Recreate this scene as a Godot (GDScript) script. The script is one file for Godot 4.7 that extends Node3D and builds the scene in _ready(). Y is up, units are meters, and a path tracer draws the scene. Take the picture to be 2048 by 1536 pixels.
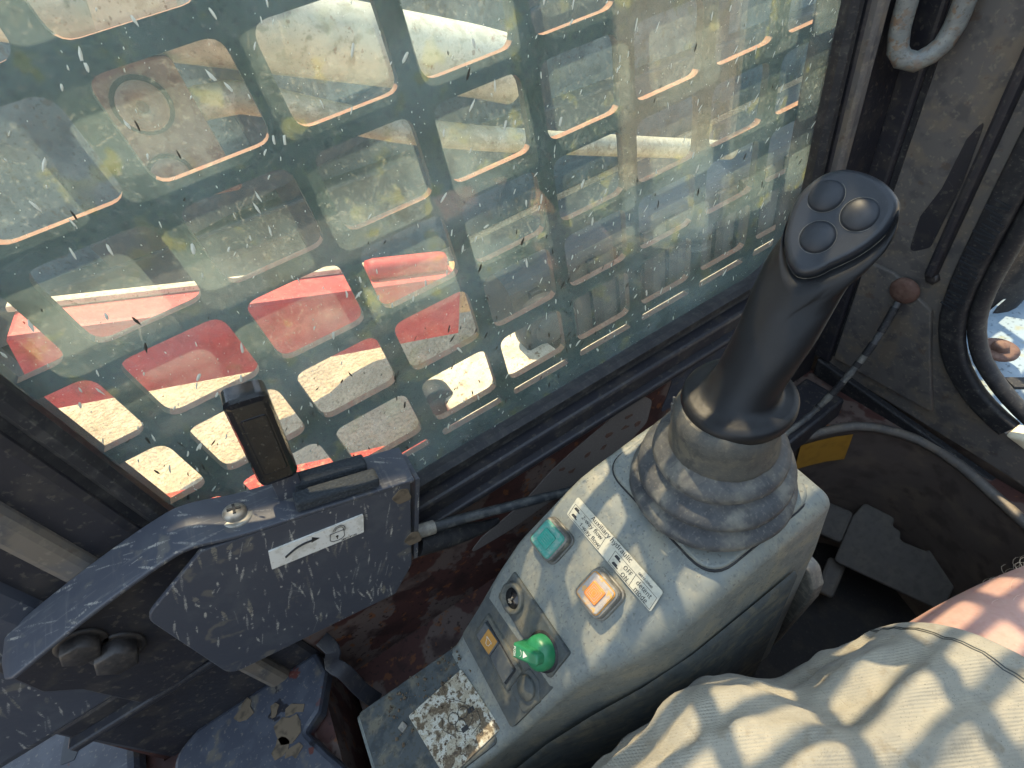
extends Node3D
# An excavator cab seen from the operator's seat: side window with a punched steel guard, control console with joystick, lock lever, the operator's leg.

var names := {}
var T := {}
var M := {}
const P := 0.075          # pitch of the guard's holes along the cab
const PY := 0.0614        # and upwards


# ---------------------------------------------------------------- scene tree helpers
func add(n: Node3D, called: String, parent: Node) -> Node3D:
	n.name = called
	parent.add_child(n, true)
	return n

func numbered(called: String) -> String:
	var k: int = names.get(called, -1) + 1
	names[called] = k
	return called if k == 0 else "%s_%03d" % [called, k]

func thing(called: String, label: String, category: String, group := "") -> Node3D:
	var o := Node3D.new()
	o.name = numbered(called)
	add_child(o, true)
	tag(o, label, category, group)
	return o

func tag(o: Node3D, label: String, category: String, group := "") -> void:
	o.set_meta("label", label)
	o.set_meta("category", category)
	if group != "":
		o.set_meta("group", group)

func struct(called: String, mesh: Mesh, m: Material, label := "") -> MeshInstance3D:
	var o := part(called, mesh, m, self)
	o.set_meta("kind", "structure")
	if label != "":
		o.set_meta("label", label)
	return o

func part(called: String, mesh: Mesh, m: Material, parent: Node) -> MeshInstance3D:
	var o := MeshInstance3D.new()
	o.mesh = mesh
	o.material_override = m
	o.name = called
	var k := 0
	while parent.has_node(NodePath(o.name)):
		k += 1
		o.name = "%s_%03d" % [called, k]
	parent.add_child(o, true)
	return o


# ---------------------------------------------------------------- mesh helpers
func st() -> SurfaceTool:
	var s := SurfaceTool.new()
	s.begin(Mesh.PRIMITIVE_TRIANGLES)
	return s

func done(s: SurfaceTool) -> Mesh:
	s.generate_normals()
	return s.commit()

func smooth(s: SurfaceTool, on: bool) -> void:
	s.set_smooth_group(0 if on else 4294967295)

func tri(s: SurfaceTool, a: Vector3, b: Vector3, c: Vector3) -> void:
	s.add_vertex(a)
	s.add_vertex(c)
	s.add_vertex(b)

func quad(s: SurfaceTool, a: Vector3, b: Vector3, c: Vector3, d: Vector3) -> void:
	tri(s, a, b, c)
	tri(s, a, c, d)

# a surface through rows of points
func grid(s: SurfaceTool, rows: Array, wrap_u := false, soft := true) -> void:
	smooth(s, soft)
	for i in rows.size() - 1:
		var a: Array = rows[i]
		var b: Array = rows[i + 1]
		var n := a.size()
		for j in (n if wrap_u else n - 1):
			var k := (j + 1) % n
			quad(s, a[j], a[k], b[k], b[j])

func fan(s: SurfaceTool, ring: Array, flip := false) -> void:
	smooth(s, false)
	var c := Vector3.ZERO
	for p in ring:
		c += p
	c /= ring.size()
	for i in ring.size():
		var a: Vector3 = ring[i]
		var b: Vector3 = ring[(i + 1) % ring.size()]
		if flip:
			tri(s, c, b, a)
		else:
			tri(s, c, a, b)

func rounded(pts: Array, radii, seg := 5) -> PackedVector2Array:
	var out := PackedVector2Array()
	var n := pts.size()
	for i in n:
		var p: Vector2 = pts[i]
		var r: float = radii[i] if radii is Array else radii
		var a: Vector2 = pts[(i + n - 1) % n] - p
		var b: Vector2 = pts[(i + 1) % n] - p
		var half := absf(a.angle_to(b)) / 2.0
		var d := minf(r / maxf(tan(half), 0.01), minf(a.length(), b.length()) * 0.49)
		if r <= 0.0 or d < 1e-6:
			out.append(p)
			continue
		var p0 := p + a.normalized() * d
		var p1 := p + b.normalized() * d
		for k in seg + 1:
			var t := float(k) / seg
			out.append(p0.lerp(p, t).lerp(p.lerp(p1, t), t))
	return out

func rect(w: float, h: float, r := 0.0, seg := 4) -> PackedVector2Array:
	return rounded([Vector2(-w, -h) / 2, Vector2(w, -h) / 2, Vector2(w, h) / 2, Vector2(-w, h) / 2], r, seg)

func ngon(r: float, n := 24, ry := 0.0) -> PackedVector2Array:
	var out := PackedVector2Array()
	for i in n:
		out.append(Vector2(cos(TAU * i / n) * r, sin(TAU * i / n) * (ry if ry > 0 else r)))
	return out

func inset(poly: PackedVector2Array, d: float) -> PackedVector2Array:
	var out := PackedVector2Array()
	var n := poly.size()
	var turn := 1.0 if not Geometry2D.is_polygon_clockwise(poly) else -1.0
	for i in n:
		var a := (poly[i] - poly[(i + n - 1) % n]).normalized()
		var b := (poly[(i + 1) % n] - poly[i]).normalized()
		var na := Vector2(-a.y, a.x) * turn
		var nb := Vector2(-b.y, b.x) * turn
		var m := (na + nb)
		m = m.normalized() if m.length() > 1e-4 else na
		out.append(poly[i] + m * d / maxf(m.dot(na), 0.5))
	return out

# a slab: an outline in the plane (o, u, v), its face at o, its back t behind, edges bevelled by b
func prism(s: SurfaceTool, o: Vector3, u: Vector3, v: Vector3, poly: PackedVector2Array, t: float, b := 0.0) -> void:
	var n := u.cross(v).normalized()
	var put := func(q: PackedVector2Array, h: float) -> Array:
		var r := []
		for p in q:
			r.append(o + u * p.x + v * p.y + n * h)
		return r
	var ccw := not Geometry2D.is_polygon_clockwise(poly)
	var levels := []
	if b > 0.0:
		levels.append(put.call(inset(poly, b), 0.0))
		levels.append(put.call(inset(poly, b * 0.3), -b * 0.3))
		levels.append(put.call(poly, -b))
	else:
		levels.append(put.call(poly, 0.0))
	levels.append(put.call(poly, -t))
	if not ccw:
		for l in levels:
			l.reverse()
	for i in levels.size() - 1:
		smooth(s, false)
		var a: Array = levels[i]
		var c: Array = levels[i + 1]
		for j in a.size():
			var k := (j + 1) % a.size()
			quad(s, a[j], c[j], c[k], a[k])
	var top := inset(poly, b) if b > 0.0 else poly.duplicate()
	var low := poly.duplicate()
	if not ccw:
		top.reverse()
		low.reverse()
	var idx := Geometry2D.triangulate_polygon(top)
	for i in range(0, idx.size(), 3):
		tri(s, levels[0][idx[i]], levels[0][idx[i + 1]], levels[0][idx[i + 2]])
	idx = Geometry2D.triangulate_polygon(low)
	var last: Array = levels[-1]
	for i in range(0, idx.size(), 3):
		tri(s, last[idx[i]], last[idx[i + 2]], last[idx[i + 1]])

func slab(o: Vector3, u: Vector3, v: Vector3, poly: PackedVector2Array, t: float, b := 0.0) -> Mesh:
	var s := st()
	prism(s, o, u, v, poly, t, b)
	return done(s)

# an outline in the plane x = const: pairs of (z, y); its face looks inwards (+x)
func side(x: float, zy: Array, radii, t: float, b := 0.0) -> Mesh:
	var q := []
	for p in zy:
		q.append(Vector2(-p[0], p[1]))
	return slab(Vector3(x, 0, 0), Vector3(0, 0, -1), Vector3(0, 1, 0), rounded(q, radii), t, b)

# an outline in the plane z = const: pairs of (x, y); its face looks back (+z)
func front(z: float, xy: Array, radii, t: float, b := 0.0) -> Mesh:
	var q := []
	for p in xy:
		q.append(Vector2(p[0], p[1]))
	return slab(Vector3(0, 0, z), Vector3(1, 0, 0), Vector3(0, 1, 0), rounded(q, radii), t, b)

# an outline in the plane y = const: pairs of (x, z); its face looks up
func level(y: float, xz: Array, radii, t: float, b := 0.0) -> Mesh:
	var q := []
	for p in xz:
		q.append(Vector2(p[0], -p[1]))
	return slab(Vector3(0, y, 0), Vector3(1, 0, 0), Vector3(0, 0, -1), rounded(q, radii), t, b)

func box(s: SurfaceTool, c: Vector3, size: Vector3, basis := Basis(), r := 0.0, b := 0.0) -> void:
	prism(s, c + basis.y * size.y / 2, basis.x, -basis.z, rect(size.x, size.z, r), size.y, b)

func curve(pts: Array, n: int) -> Array:
	var c := Curve3D.new()
	for i in pts.size():
		var a: Vector3 = pts[maxi(i - 1, 0)]
		var b: Vector3 = pts[mini(i + 1, pts.size() - 1)]
		var h: Vector3 = (b - a) / 6.0
		c.add_point(pts[i], -h, h)
	var out := []
	for i in n + 1:
		out.append(c.sample_baked(c.get_baked_length() * i / n, true))
	return out

# a bar of the given cross-section swept along points; `up` fixes its roll
func sweep(s: SurfaceTool, path: Array, section: PackedVector2Array, up: Vector3, soft := true, scale_at = null) -> void:
	var rows := []
	for i in path.size():
		var d: Vector3 = (path[mini(i + 1, path.size() - 1)] - path[maxi(i - 1, 0)]).normalized()
		var x := d.cross(up).normalized()
		var y := x.cross(d).normalized()
		var k: float = scale_at.call(float(i) / (path.size() - 1)) if scale_at != null else 1.0
		var r := []
		for q in section:
			r.append(path[i] + x * q.x * k + y * q.y * k)
		rows.append(r)
	grid(s, rows, true, soft)
	fan(s, rows[0], true)
	fan(s, rows[-1])

func tube(path: Array, r: float, n := 12, up := Vector3(0.13, 0.97, 0.2), scale_at = null) -> Mesh:
	var s := st()
	sweep(s, path, ngon(r, n), up, true, scale_at)
	return done(s)

# a turned body: pairs of (radius, height) about an axis
func lathe(s: SurfaceTool, o: Vector3, basis: Basis, prof: Array, n := 40, wob := 0.0, sd := 1, lean := Vector3.ZERO) -> void:
	var rows := []
	var fn := FastNoiseLite.new()
	fn.seed = sd
	fn.frequency = 0.9
	for p in prof:
		var r := []
		for i in n:
			var a := TAU * i / n
			var k: float = p[0]
			if wob > 0.0:
				k += wob * fn.get_noise_3d(cos(a) * 2.0, sin(a) * 2.0, p[1] * 120.0)
			r.append(o + basis.x * cos(a) * k + basis.z * sin(a) * k + basis.y * p[1] + lean * p[1])
		rows.append(r)
	grid(s, rows, true)
	if prof[0][0] > 1e-5:
		fan(s, rows[0], true)
	if prof[-1][0] > 1e-5:
		fan(s, rows[-1])

func turned(o: Vector3, basis: Basis, prof: Array, n := 32) -> Mesh:
	var s := st()
	lathe(s, o, basis, prof, n)
	return done(s)

func up_basis(n: Vector3, along := Vector3(1, 0, 0)) -> Basis:
	n = n.normalized()
	if absf(n.dot(along.normalized())) > 0.95:
		along = Vector3(0, 0, -1)
	var x := (along - n * along.dot(n)).normalized()
	return Basis(x, n, x.cross(n))

func letters(parent: Node, text: String, at: Vector3, right: Vector3, nrm: Vector3, height: float, m: Material, wide := 1.0, centred := false) -> void:
	var t := TextMesh.new()
	var f := SystemFont.new()
	f.font_names = PackedStringArray(["Droid Sans"])
	t.font = f
	t.text = text
	t.font_size = 40
	t.pixel_size = 0.01
	var k := height / 0.29
	t.depth = 0.00024 / k
	t.curve_step = 1.0
	t.horizontal_alignment = HORIZONTAL_ALIGNMENT_CENTER if centred else HORIZONTAL_ALIGNMENT_LEFT
	var o := part("lettering", t, m, parent)
	right = right.normalized()
	nrm = (nrm - right * nrm.dot(right)).normalized()
	o.transform = Transform3D(Basis(right * wide * k, nrm.cross(right) * k, nrm * k), at)


# ---------------------------------------------------------------- textures
func noise(sz: int, sd: int, cells: float, oct := 5, kind := FastNoiseLite.TYPE_SIMPLEX_SMOOTH) -> PackedByteArray:
	var n := FastNoiseLite.new()
	n.seed = sd
	n.noise_type = kind
	n.frequency = cells / sz
	n.fractal_octaves = oct
	n.fractal_gain = 0.55
	var im := n.get_seamless_image(sz, sz)
	im.convert(Image.FORMAT_L8)
	return im.get_data()

# layers: [colour, cells, from, to, strength]
func grime(sz: int, sd: int, base: Color, layers: Array, alpha := false) -> Image:
	var n := sz * sz
	var w := 4 if alpha else 3
	var R := PackedFloat32Array()
	var G := PackedFloat32Array()
	var B := PackedFloat32Array()
	var A := PackedFloat32Array()
	R.resize(n); G.resize(n); B.resize(n); A.resize(n)
	R.fill(base.r); G.fill(base.g); B.fill(base.b); A.fill(base.a)
	for li in layers.size():
		var L: Array = layers[li]
		var c: Color = L[0]
		var d := noise(sz, sd * 31 + li * 7, L[1], L[5] if L.size() > 5 else 5)
		var lut := PackedFloat32Array()
		lut.resize(256)
		for i in 256:
			lut[i] = smoothstep(L[2], L[3], i / 255.0) * L[4]
		for i in n:
			var k := lut[d[i]]
			if k > 0.003:
				R[i] += (c.r - R[i]) * k
				G[i] += (c.g - G[i]) * k
				B[i] += (c.b - B[i]) * k
				if alpha:
					A[i] += (c.a - A[i]) * k
	var out := PackedByteArray()
	out.resize(n * w)
	for i in n:
		out[i * w] = clampi(int(R[i] * 255.0), 0, 255)
		out[i * w + 1] = clampi(int(G[i] * 255.0), 0, 255)
		out[i * w + 2] = clampi(int(B[i] * 255.0), 0, 255)
		if alpha:
			out[i * w + 3] = clampi(int(A[i] * 255.0), 0, 255)
	return Image.create_from_data(sz, sz, false, Image.FORMAT_RGBA8 if alpha else Image.FORMAT_RGB8, out)

func scratch(im: Image, rng: RandomNumberGenerator, count: int, c: Color, len0: float, len1: float, ang: float, spread: float, strength := 0.7, thick := 1.0) -> void:
	var sz := im.get_width()
	for i in count:
		var x := rng.randf() * sz
		var y := rng.randf() * sz
		var a := ang + rng.randfn(0.0, spread)
		var l := lerpf(len0, len1, pow(rng.randf(), 2.5))
		var k := strength * rng.randf_range(0.35, 1.0)
		var steps := int(l)
		var wmax := thick * rng.randf_range(0.5, 1.6)
		for q in steps:
			var t := float(q) / maxf(steps - 1, 1)
			var half := wmax * sin(PI * clampf(t, 0.05, 0.95))
			if rng.randf() < 0.18:
				continue
			for h in range(-int(half), int(half) + 1):
				var px := posmod(int(x + cos(a) * q - sin(a) * h), sz)
				var py := posmod(int(y + sin(a) * q + cos(a) * h), sz)
				var old := im.get_pixel(px, py)
				im.set_pixel(px, py, old.lerp(Color(c.r, c.g, c.b, maxf(old.a, c.a)), k))
		a += 0.02

func tex(im: Image) -> ImageTexture:
	im.generate_mipmaps()
	return ImageTexture.create_from_image(im)

func grain(sz: int, sd: int, cells: float, oct := 3, kind := FastNoiseLite.TYPE_SIMPLEX_SMOOTH) -> ImageTexture:
	return ImageTexture.create_from_image(Image.create_from_data(sz, sz, false, Image.FORMAT_L8, noise(sz, sd, cells, oct, kind)))

func mat(albedo, rough := 0.6, scale := 4.0, bump: Texture2D = null, relief := 0.05, spec := 0.5, metal := 0.0) -> StandardMaterial3D:
	var m := StandardMaterial3D.new()
	m.cull_mode = BaseMaterial3D.CULL_DISABLED
	if albedo is Color:
		m.albedo_color = albedo
	else:
		m.albedo_texture = albedo
	m.roughness = rough
	m.metallic = metal
	m.metallic_specular = spec
	m.uv1_triplanar = true
	m.uv1_scale = Vector3.ONE * scale
	if bump:
		m.heightmap_enabled = true
		m.heightmap_texture = bump
		m.heightmap_scale = relief
	return m

func c8(r: int, g: int, b: int, a := 255) -> Color:
	return Color8(r, g, b, a)

func make_materials() -> void:
	var rng := RandomNumberGenerator.new()
	rng.seed = 11
	var fine := grain(256, 3, 40, 3)
	var coarse := grain(256, 4, 9, 5)
	var leather := grain(256, 5, 34, 2, FastNoiseLite.TYPE_CELLULAR)
	var dust := c8(150, 142, 124)
	var im := grime(512, 1, c8(114, 119, 115), [[c8(138, 134, 117), 5, 0.42, 0.75, 0.75], [c8(92, 98, 98), 9, 0.55, 0.8, 0.6], [c8(160, 152, 132), 26, 0.66, 0.8, 0.4], [c8(70, 70, 64), 60, 0.74, 0.84, 0.7, 2]])
	scratch(im, rng, 260, c8(188, 186, 172), 6, 34, 1.0, 0.9, 0.45, 0.6)
	scratch(im, rng, 90, c8(72, 74, 72), 4, 20, 0.5, 1.4, 0.6, 0.6)
	M.console = mat(tex(im), 0.52, 5.0, fine, 0.018, 0.45)
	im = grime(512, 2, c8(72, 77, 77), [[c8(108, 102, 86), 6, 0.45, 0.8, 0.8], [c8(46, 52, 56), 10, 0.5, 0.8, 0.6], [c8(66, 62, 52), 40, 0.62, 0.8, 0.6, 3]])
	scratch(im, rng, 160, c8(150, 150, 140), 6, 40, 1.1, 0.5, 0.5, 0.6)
	M.panel = mat(tex(im), 0.6, 6.0, fine, 0.015, 0.4)  # dark tone: grime, plus the shade on the lower console faces
	im = grime(512, 3, c8(62, 65, 73), [[c8(74, 77, 82), 7, 0.45, 0.8, 0.6], [c8(106, 101, 90), 6, 0.74, 0.86, 0.6]])
	scratch(im, rng, 520, c8(178, 172, 158), 5, 46, 2.0, 0.22, 0.85, 1.3)
	scratch(im, rng, 60, c8(140, 132, 112), 20, 60, 2.1, 0.2, 0.6, 2.2)
	M.lever_paint = mat(tex(im), 0.48, 4.6, fine, 0.008, 0.45)
	im = grime(512, 4, c8(92, 89, 86), [[c8(110, 100, 86), 5, 0.4, 0.75, 0.7], [c8(72, 71, 72), 8, 0.5, 0.75, 0.7], [c8(128, 120, 106), 30, 0.66, 0.8, 0.5], [c8(84, 66, 54), 12, 0.76, 0.84, 0.4]])
	scratch(im, rng, 160, c8(128, 118, 104), 5, 24, 1.2, 0.6, 0.5, 0.7)
	M.wall = mat(tex(im), 0.6, 4.0, coarse, 0.03, 0.4)
	im = grime(512, 5, c8(38, 38, 43), [[c8(58, 55, 52), 6, 0.5, 0.8, 0.7], [c8(88, 82, 72), 24, 0.7, 0.8, 0.6]])
	scratch(im, rng, 140, c8(110, 104, 94), 4, 24, 1.2, 0.7, 0.6, 0.7)
	M.frame = mat(tex(im), 0.5, 5.0, fine, 0.01, 0.45)
	im = grime(512, 6, c8(54, 58, 68), [[c8(68, 72, 80), 8, 0.4, 0.75, 0.7], [c8(98, 90, 76), 5, 0.66, 0.85, 0.7], [c8(24, 24, 30), 3, 0.77, 0.79, 1.0], [c8(78, 40, 34), 3, 0.81, 0.825, 1.0], [c8(120, 112, 98), 50, 0.74, 0.82, 0.6, 3]])
	scratch(im, rng, 160, c8(138, 134, 124), 4, 30, 0.5, 1.2, 0.5, 0.9)
	M.fender = mat(tex(im), 0.5, 4.2, coarse, 0.02, 0.45)
	im = grime(512, 7, c8(70, 46, 42), [[c8(96, 84, 78), 3, 0.5, 0.56, 0.9], [c8(48, 34, 32), 7, 0.5, 0.8, 0.7], [c8(112, 70, 44), 18, 0.7, 0.78, 0.8], [c8(44, 32, 30), 40, 0.72, 0.8, 0.7, 3]])
	M.oxide = mat(tex(im), 0.6, 3.0, coarse, 0.02, 0.4)
	im = grime(256, 8, c8(33, 34, 37), [[c8(70, 68, 64), 7, 0.5, 0.85, 0.6], [c8(112, 106, 94), 26, 0.7, 0.82, 0.5]])
	scratch(im, rng, 60, c8(120, 116, 108), 3, 14, 0.4, 1.0, 0.5, 0.6)
	M.wall_pale = mat(tex(grime(256, 55, c8(104, 99, 96), [[c8(122, 116, 108), 60, 0.5, 0.8, 0.7, 3]])), 0.7, 6.0)
	M.rubber = mat(tex(im), 0.62, 8.0, fine, 0.01, 0.4)
	im = grime(512, 9, c8(68, 70, 72), [[c8(120, 117, 106), 4, 0.46, 0.72, 0.8], [c8(48, 50, 54), 9, 0.5, 0.8, 0.7], [c8(146, 141, 126), 36, 0.68, 0.82, 0.45]])
	scratch(im, rng, 70, c8(52, 50, 46), 4, 20, 0.6, 1.2, 0.7, 0.7)
	M.boot = mat(tex(im), 0.6, 7.0, fine, 0.012, 0.4)
	M.collar = mat(tex(grime(256, 54, c8(74, 74, 70), [[c8(104, 98, 84), 5, 0.45, 0.8, 0.8], [c8(56, 56, 56), 12, 0.5, 0.8, 0.7], [c8(122, 116, 100), 60, 0.7, 0.82, 0.5, 3]])), 0.6, 9.0, fine, 0.012, 0.4)
	M.grip = mat(tex(grime(256, 10, c8(22, 23, 25), [[c8(31, 32, 34), 5, 0.45, 0.8, 0.6]])), 0.45, 7.0, leather, 0.014, 0.36)
	im = grime(256, 12, c8(30, 34, 40), [[c8(40, 44, 50), 5, 0.45, 0.8, 0.5], [c8(98, 100, 100), 70, 0.8, 0.86, 0.5, 2]])
	M.grip_face = mat(tex(im), 0.4, 18.0, fine, 0.003, 0.45)
	M.button_black = mat(tex(grime(128, 13, c8(34, 38, 44), [[c8(46, 50, 56), 5, 0.5, 0.8, 0.6]])), 0.5, 20.0, null, 0.0, 0.45)
	M.gloss_black = mat(tex(grime(256, 14, c8(26, 26, 28), [[c8(46, 42, 38), 6, 0.55, 0.85, 0.6], [c8(96, 88, 74), 22, 0.74, 0.84, 0.5]])), 0.16, 10.0, null, 0.0, 0.5)
	M.fabric_black = mat(tex(grime(128, 15, c8(48, 52, 56), [[c8(74, 76, 76), 30, 0.5, 0.8, 0.6, 2]])), 0.85, 16.0, grain(128, 15, 30, 1, FastNoiseLite.TYPE_CELLULAR), 0.06, 0.3)
	# knitted shorts: a fine rib with speckles
	im = grime(512, 16, c8(154, 150, 137), [[c8(168, 161, 144), 6, 0.4, 0.7, 0.6], [c8(134, 132, 124), 9, 0.5, 0.8, 0.5], [c8(84, 80, 72), 90, 0.8, 0.86, 0.8, 2], [c8(120, 106, 84), 5, 0.68, 0.85, 0.4]])
	var knit := Image.create(512, 512, false, Image.FORMAT_L8)
	for y in 512:
		for x in 512:
			var w := 0.5 + 0.5 * sin(TAU * (x + 0.5 * y) / 8.0)
			var h := 0.5 + 0.5 * sin(TAU * (y + sin(TAU * x / 8.0) * 1.2) / 4.0)
			knit.set_pixel(x, y, Color.from_hsv(0, 0, 0.65 * w + 0.35 * h))
	M.shorts = mat(tex(im), 0.95, 8.0, ImageTexture.create_from_image(knit), 0.035, 0.2)
	M.shorts.rim_enabled = true
	M.shorts.rim = 0.3
	M.skin = mat(tex(grime(256, 17, c8(196, 158, 146), [[c8(182, 136, 124), 12, 0.5, 0.8, 0.5], [c8(208, 172, 160), 30, 0.55, 0.8, 0.4]])), 0.5, 9.0, fine, 0.01, 0.4)
	M.skin.subsurf_scatter_enabled = true
	M.skin.subsurf_scatter_strength = 0.15
	M.hair = mat(c8(240, 216, 180), 0.4)
	M.hair.backlight_enabled = true
	M.hair.backlight = Color(1, 1, 1)
	M.sand = mat(tex(grime(1024, 18, c8(182, 166, 138), [[c8(202, 186, 158), 12, 0.4, 0.75, 0.7], [c8(160, 140, 112), 30, 0.5, 0.8, 0.6], [c8(120, 106, 86), 120, 0.66, 0.8, 0.6, 3]])), 0.95, 0.6, grain(512, 19, 60, 5), 1.6, 0.2)
	M.pipe = mat(tex(grime(512, 20, c8(196, 200, 184), [[c8(168, 176, 164), 5, 0.45, 0.75, 0.7], [c8(122, 124, 104), 12, 0.62, 0.8, 0.7], [c8(112, 70, 48), 20, 0.8, 0.84, 0.9], [c8(84, 84, 72), 70, 0.74, 0.82, 0.6, 3]])), 0.5, 1.6, coarse, 0.03)
	M.pipe_grey = mat(tex(grime(512, 21, c8(146, 148, 130), [[c8(176, 180, 164), 9, 0.5, 0.62, 0.9], [c8(112, 104, 82), 14, 0.6, 0.8, 0.7], [c8(70, 64, 52), 60, 0.72, 0.8, 0.6, 3]])), 0.6, 2.2, coarse, 0.03)
	M.plate_rust = mat(tex(grime(512, 22, c8(118, 98, 88), [[c8(140, 128, 110), 6, 0.45, 0.7, 0.8], [c8(98, 66, 54), 9, 0.55, 0.75, 0.8], [c8(160, 152, 124), 24, 0.68, 0.8, 0.6]])), 0.75, 3.0, coarse, 0.06)
	M.red = mat(tex(grime(512, 23, c8(190, 78, 76), [[c8(206, 108, 100), 7, 0.45, 0.75, 0.6], [c8(168, 56, 54), 10, 0.55, 0.8, 0.6], [c8(214, 190, 160), 40, 0.72, 0.8, 0.5, 3]])), 0.55, 2.0, coarse, 0.02)
	im = grime(512, 24, c8(196, 66, 58), [[c8(214, 92, 80), 7, 0.4, 0.75, 0.6], [c8(204, 176, 140), 22, 0.56, 0.7, 0.8], [c8(60, 48, 40), 60, 0.7, 0.78, 0.8, 3]])
	M.red_gritty = mat(tex(im), 0.7, 3.0, coarse, 0.03)
	M.cream = mat(tex(grime(256, 25, c8(214, 204, 178), [[c8(180, 168, 138), 9, 0.5, 0.8, 0.7], [c8(120, 90, 60), 24, 0.74, 0.82, 0.7]])), 0.6, 2.5, coarse, 0.02)
	M.tan = mat(tex(grime(256, 26, c8(186, 160, 112), [[c8(206, 186, 142), 8, 0.45, 0.75, 0.7], [c8(130, 100, 70), 20, 0.6, 0.8, 0.6]])), 0.8, 3.0, coarse, 0.05)
	M.chassis = mat(tex(grime(512, 27, c8(82, 94, 98), [[c8(108, 120, 120), 5, 0.45, 0.75, 0.7], [c8(58, 66, 72), 7, 0.5, 0.8, 0.7], [c8(72, 66, 56), 16, 0.7, 0.8, 0.6], [c8(40, 40, 38), 60, 0.7, 0.8, 0.6, 3]])), 0.7, 0.9, coarse, 0.05)
	M.chassis_dark = mat(tex(grime(256, 28, c8(62, 64, 64), [[c8(84, 80, 72), 8, 0.5, 0.8, 0.7]])), 0.8, 2.0, coarse, 0.05)
	M.guard = mat(tex(grime(256, 29, c8(60, 70, 62), [[c8(76, 84, 72), 7, 0.45, 0.8, 0.7], [c8(92, 96, 64), 14, 0.68, 0.8, 0.6], [c8(30, 34, 32), 40, 0.6, 0.8, 0.6, 3]])), 0.6, 4.0, coarse, 0.02)
	M.guard_edge = mat(tex(grime(256, 30, c8(140, 108, 86), [[c8(166, 136, 108), 20, 0.45, 0.75, 0.7], [c8(160, 96, 70), 30, 0.55, 0.8, 0.7]])), 0.8, 5.0, coarse, 0.02)  # rust-dust tone for the bottom edges only, where the sun falls
	M.rust = mat(tex(grime(256, 31, c8(92, 70, 60), [[c8(112, 88, 76), 8, 0.5, 0.8, 0.6], [c8(80, 52, 46), 16, 0.5, 0.8, 0.6]])), 0.8, 8.0, coarse, 0.04)
	M.blue = mat(tex(grime(512, 32, c8(124, 142, 156), [[c8(146, 160, 170), 8, 0.45, 0.75, 0.6], [c8(128, 128, 104), 6, 0.62, 0.8, 0.7], [c8(70, 84, 96), 40, 0.68, 0.8, 0.7, 3]])), 0.5, 3.0, coarse, 0.02)
	M.deep = mat(tex(grime(256, 33, c8(86, 76, 70), [[c8(108, 94, 80), 5, 0.45, 0.8, 0.7], [c8(62, 52, 48), 9, 0.5, 0.8, 0.7]])), 0.8, 3.0, coarse, 0.05)
	M.floor = mat(tex(grime(256, 34, c8(48, 46, 46), [[c8(66, 60, 54), 5, 0.5, 0.8, 0.7], [c8(84, 78, 68), 40, 0.74, 0.82, 0.6, 3]])), 0.85, 4.0, coarse, 0.05)
	M.pedal = mat(tex(grime(256, 35, c8(82, 78, 74), [[c8(96, 91, 82), 7, 0.45, 0.8, 0.7], [c8(66, 62, 58), 16, 0.5, 0.8, 0.6]])), 0.8, 6.0, coarse, 0.03)
	M.yellow = mat(tex(grime(128, 36, c8(160, 118, 44), [[c8(134, 98, 40), 6, 0.5, 0.8, 0.7]])), 0.5, 6.0)
	M.teal = mat(tex(grime(256, 37, c8(44, 140, 122), [[c8(88, 140, 128), 9, 0.5, 0.75, 0.6], [c8(24, 96, 86), 20, 0.6, 0.8, 0.5]])), 0.4, 24.0, fine, 0.004)
	M.teal_dusty = mat(tex(grime(256, 38, c8(70, 140, 126), [[c8(134, 146, 136), 8, 0.42, 0.68, 0.85], [c8(40, 124, 108), 14, 0.6, 0.8, 0.8]])), 0.5, 20.0, fine, 0.006)
	M.orange = mat(tex(grime(256, 39, c8(226, 132, 58), [[c8(238, 158, 84), 9, 0.5, 0.75, 0.6]])), 0.4, 24.0, fine, 0.004)
	M.orange_dusty = mat(tex(grime(256, 40, c8(170, 162, 152), [[c8(150, 142, 136), 12, 0.45, 0.7, 0.8], [c8(228, 160, 50), 5, 0.66, 0.72, 1.0]])), 0.55, 22.0, fine, 0.008)
	M.amber = mat(c8(214, 142, 24), 0.4)
	M.bezel = mat(tex(grime(256, 41, c8(84, 84, 80), [[c8(140, 134, 118), 7, 0.45, 0.75, 0.8], [c8(56, 56, 56), 20, 0.55, 0.8, 0.6]])), 0.55, 16.0, fine, 0.008)
	M.bezel_pale = mat(tex(grime(256, 42, c8(112, 109, 102), [[c8(150, 145, 130), 7, 0.45, 0.75, 0.8], [c8(96, 92, 86), 20, 0.6, 0.8, 0.6]])), 0.5, 16.0, fine, 0.008)
	M.knob = mat(tex(grime(256, 43, c8(38, 118, 78), [[c8(58, 128, 92), 7, 0.45, 0.75, 0.6], [c8(28, 110, 66), 12, 0.6, 0.8, 0.5]])), 0.38, 14.0, fine, 0.004)
	M.white = mat(tex(grime(256, 44, c8(206, 204, 196), [[c8(180, 176, 164), 7, 0.5, 0.8, 0.7], [c8(150, 130, 110), 26, 0.74, 0.84, 0.6]])), 0.5, 12.0)
	M.label = mat(tex(grime(256, 45, c8(176, 174, 158), [[c8(196, 188, 164), 6, 0.45, 0.75, 0.7], [c8(130, 128, 118), 24, 0.62, 0.8, 0.5]])), 0.45, 10.0)
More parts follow.
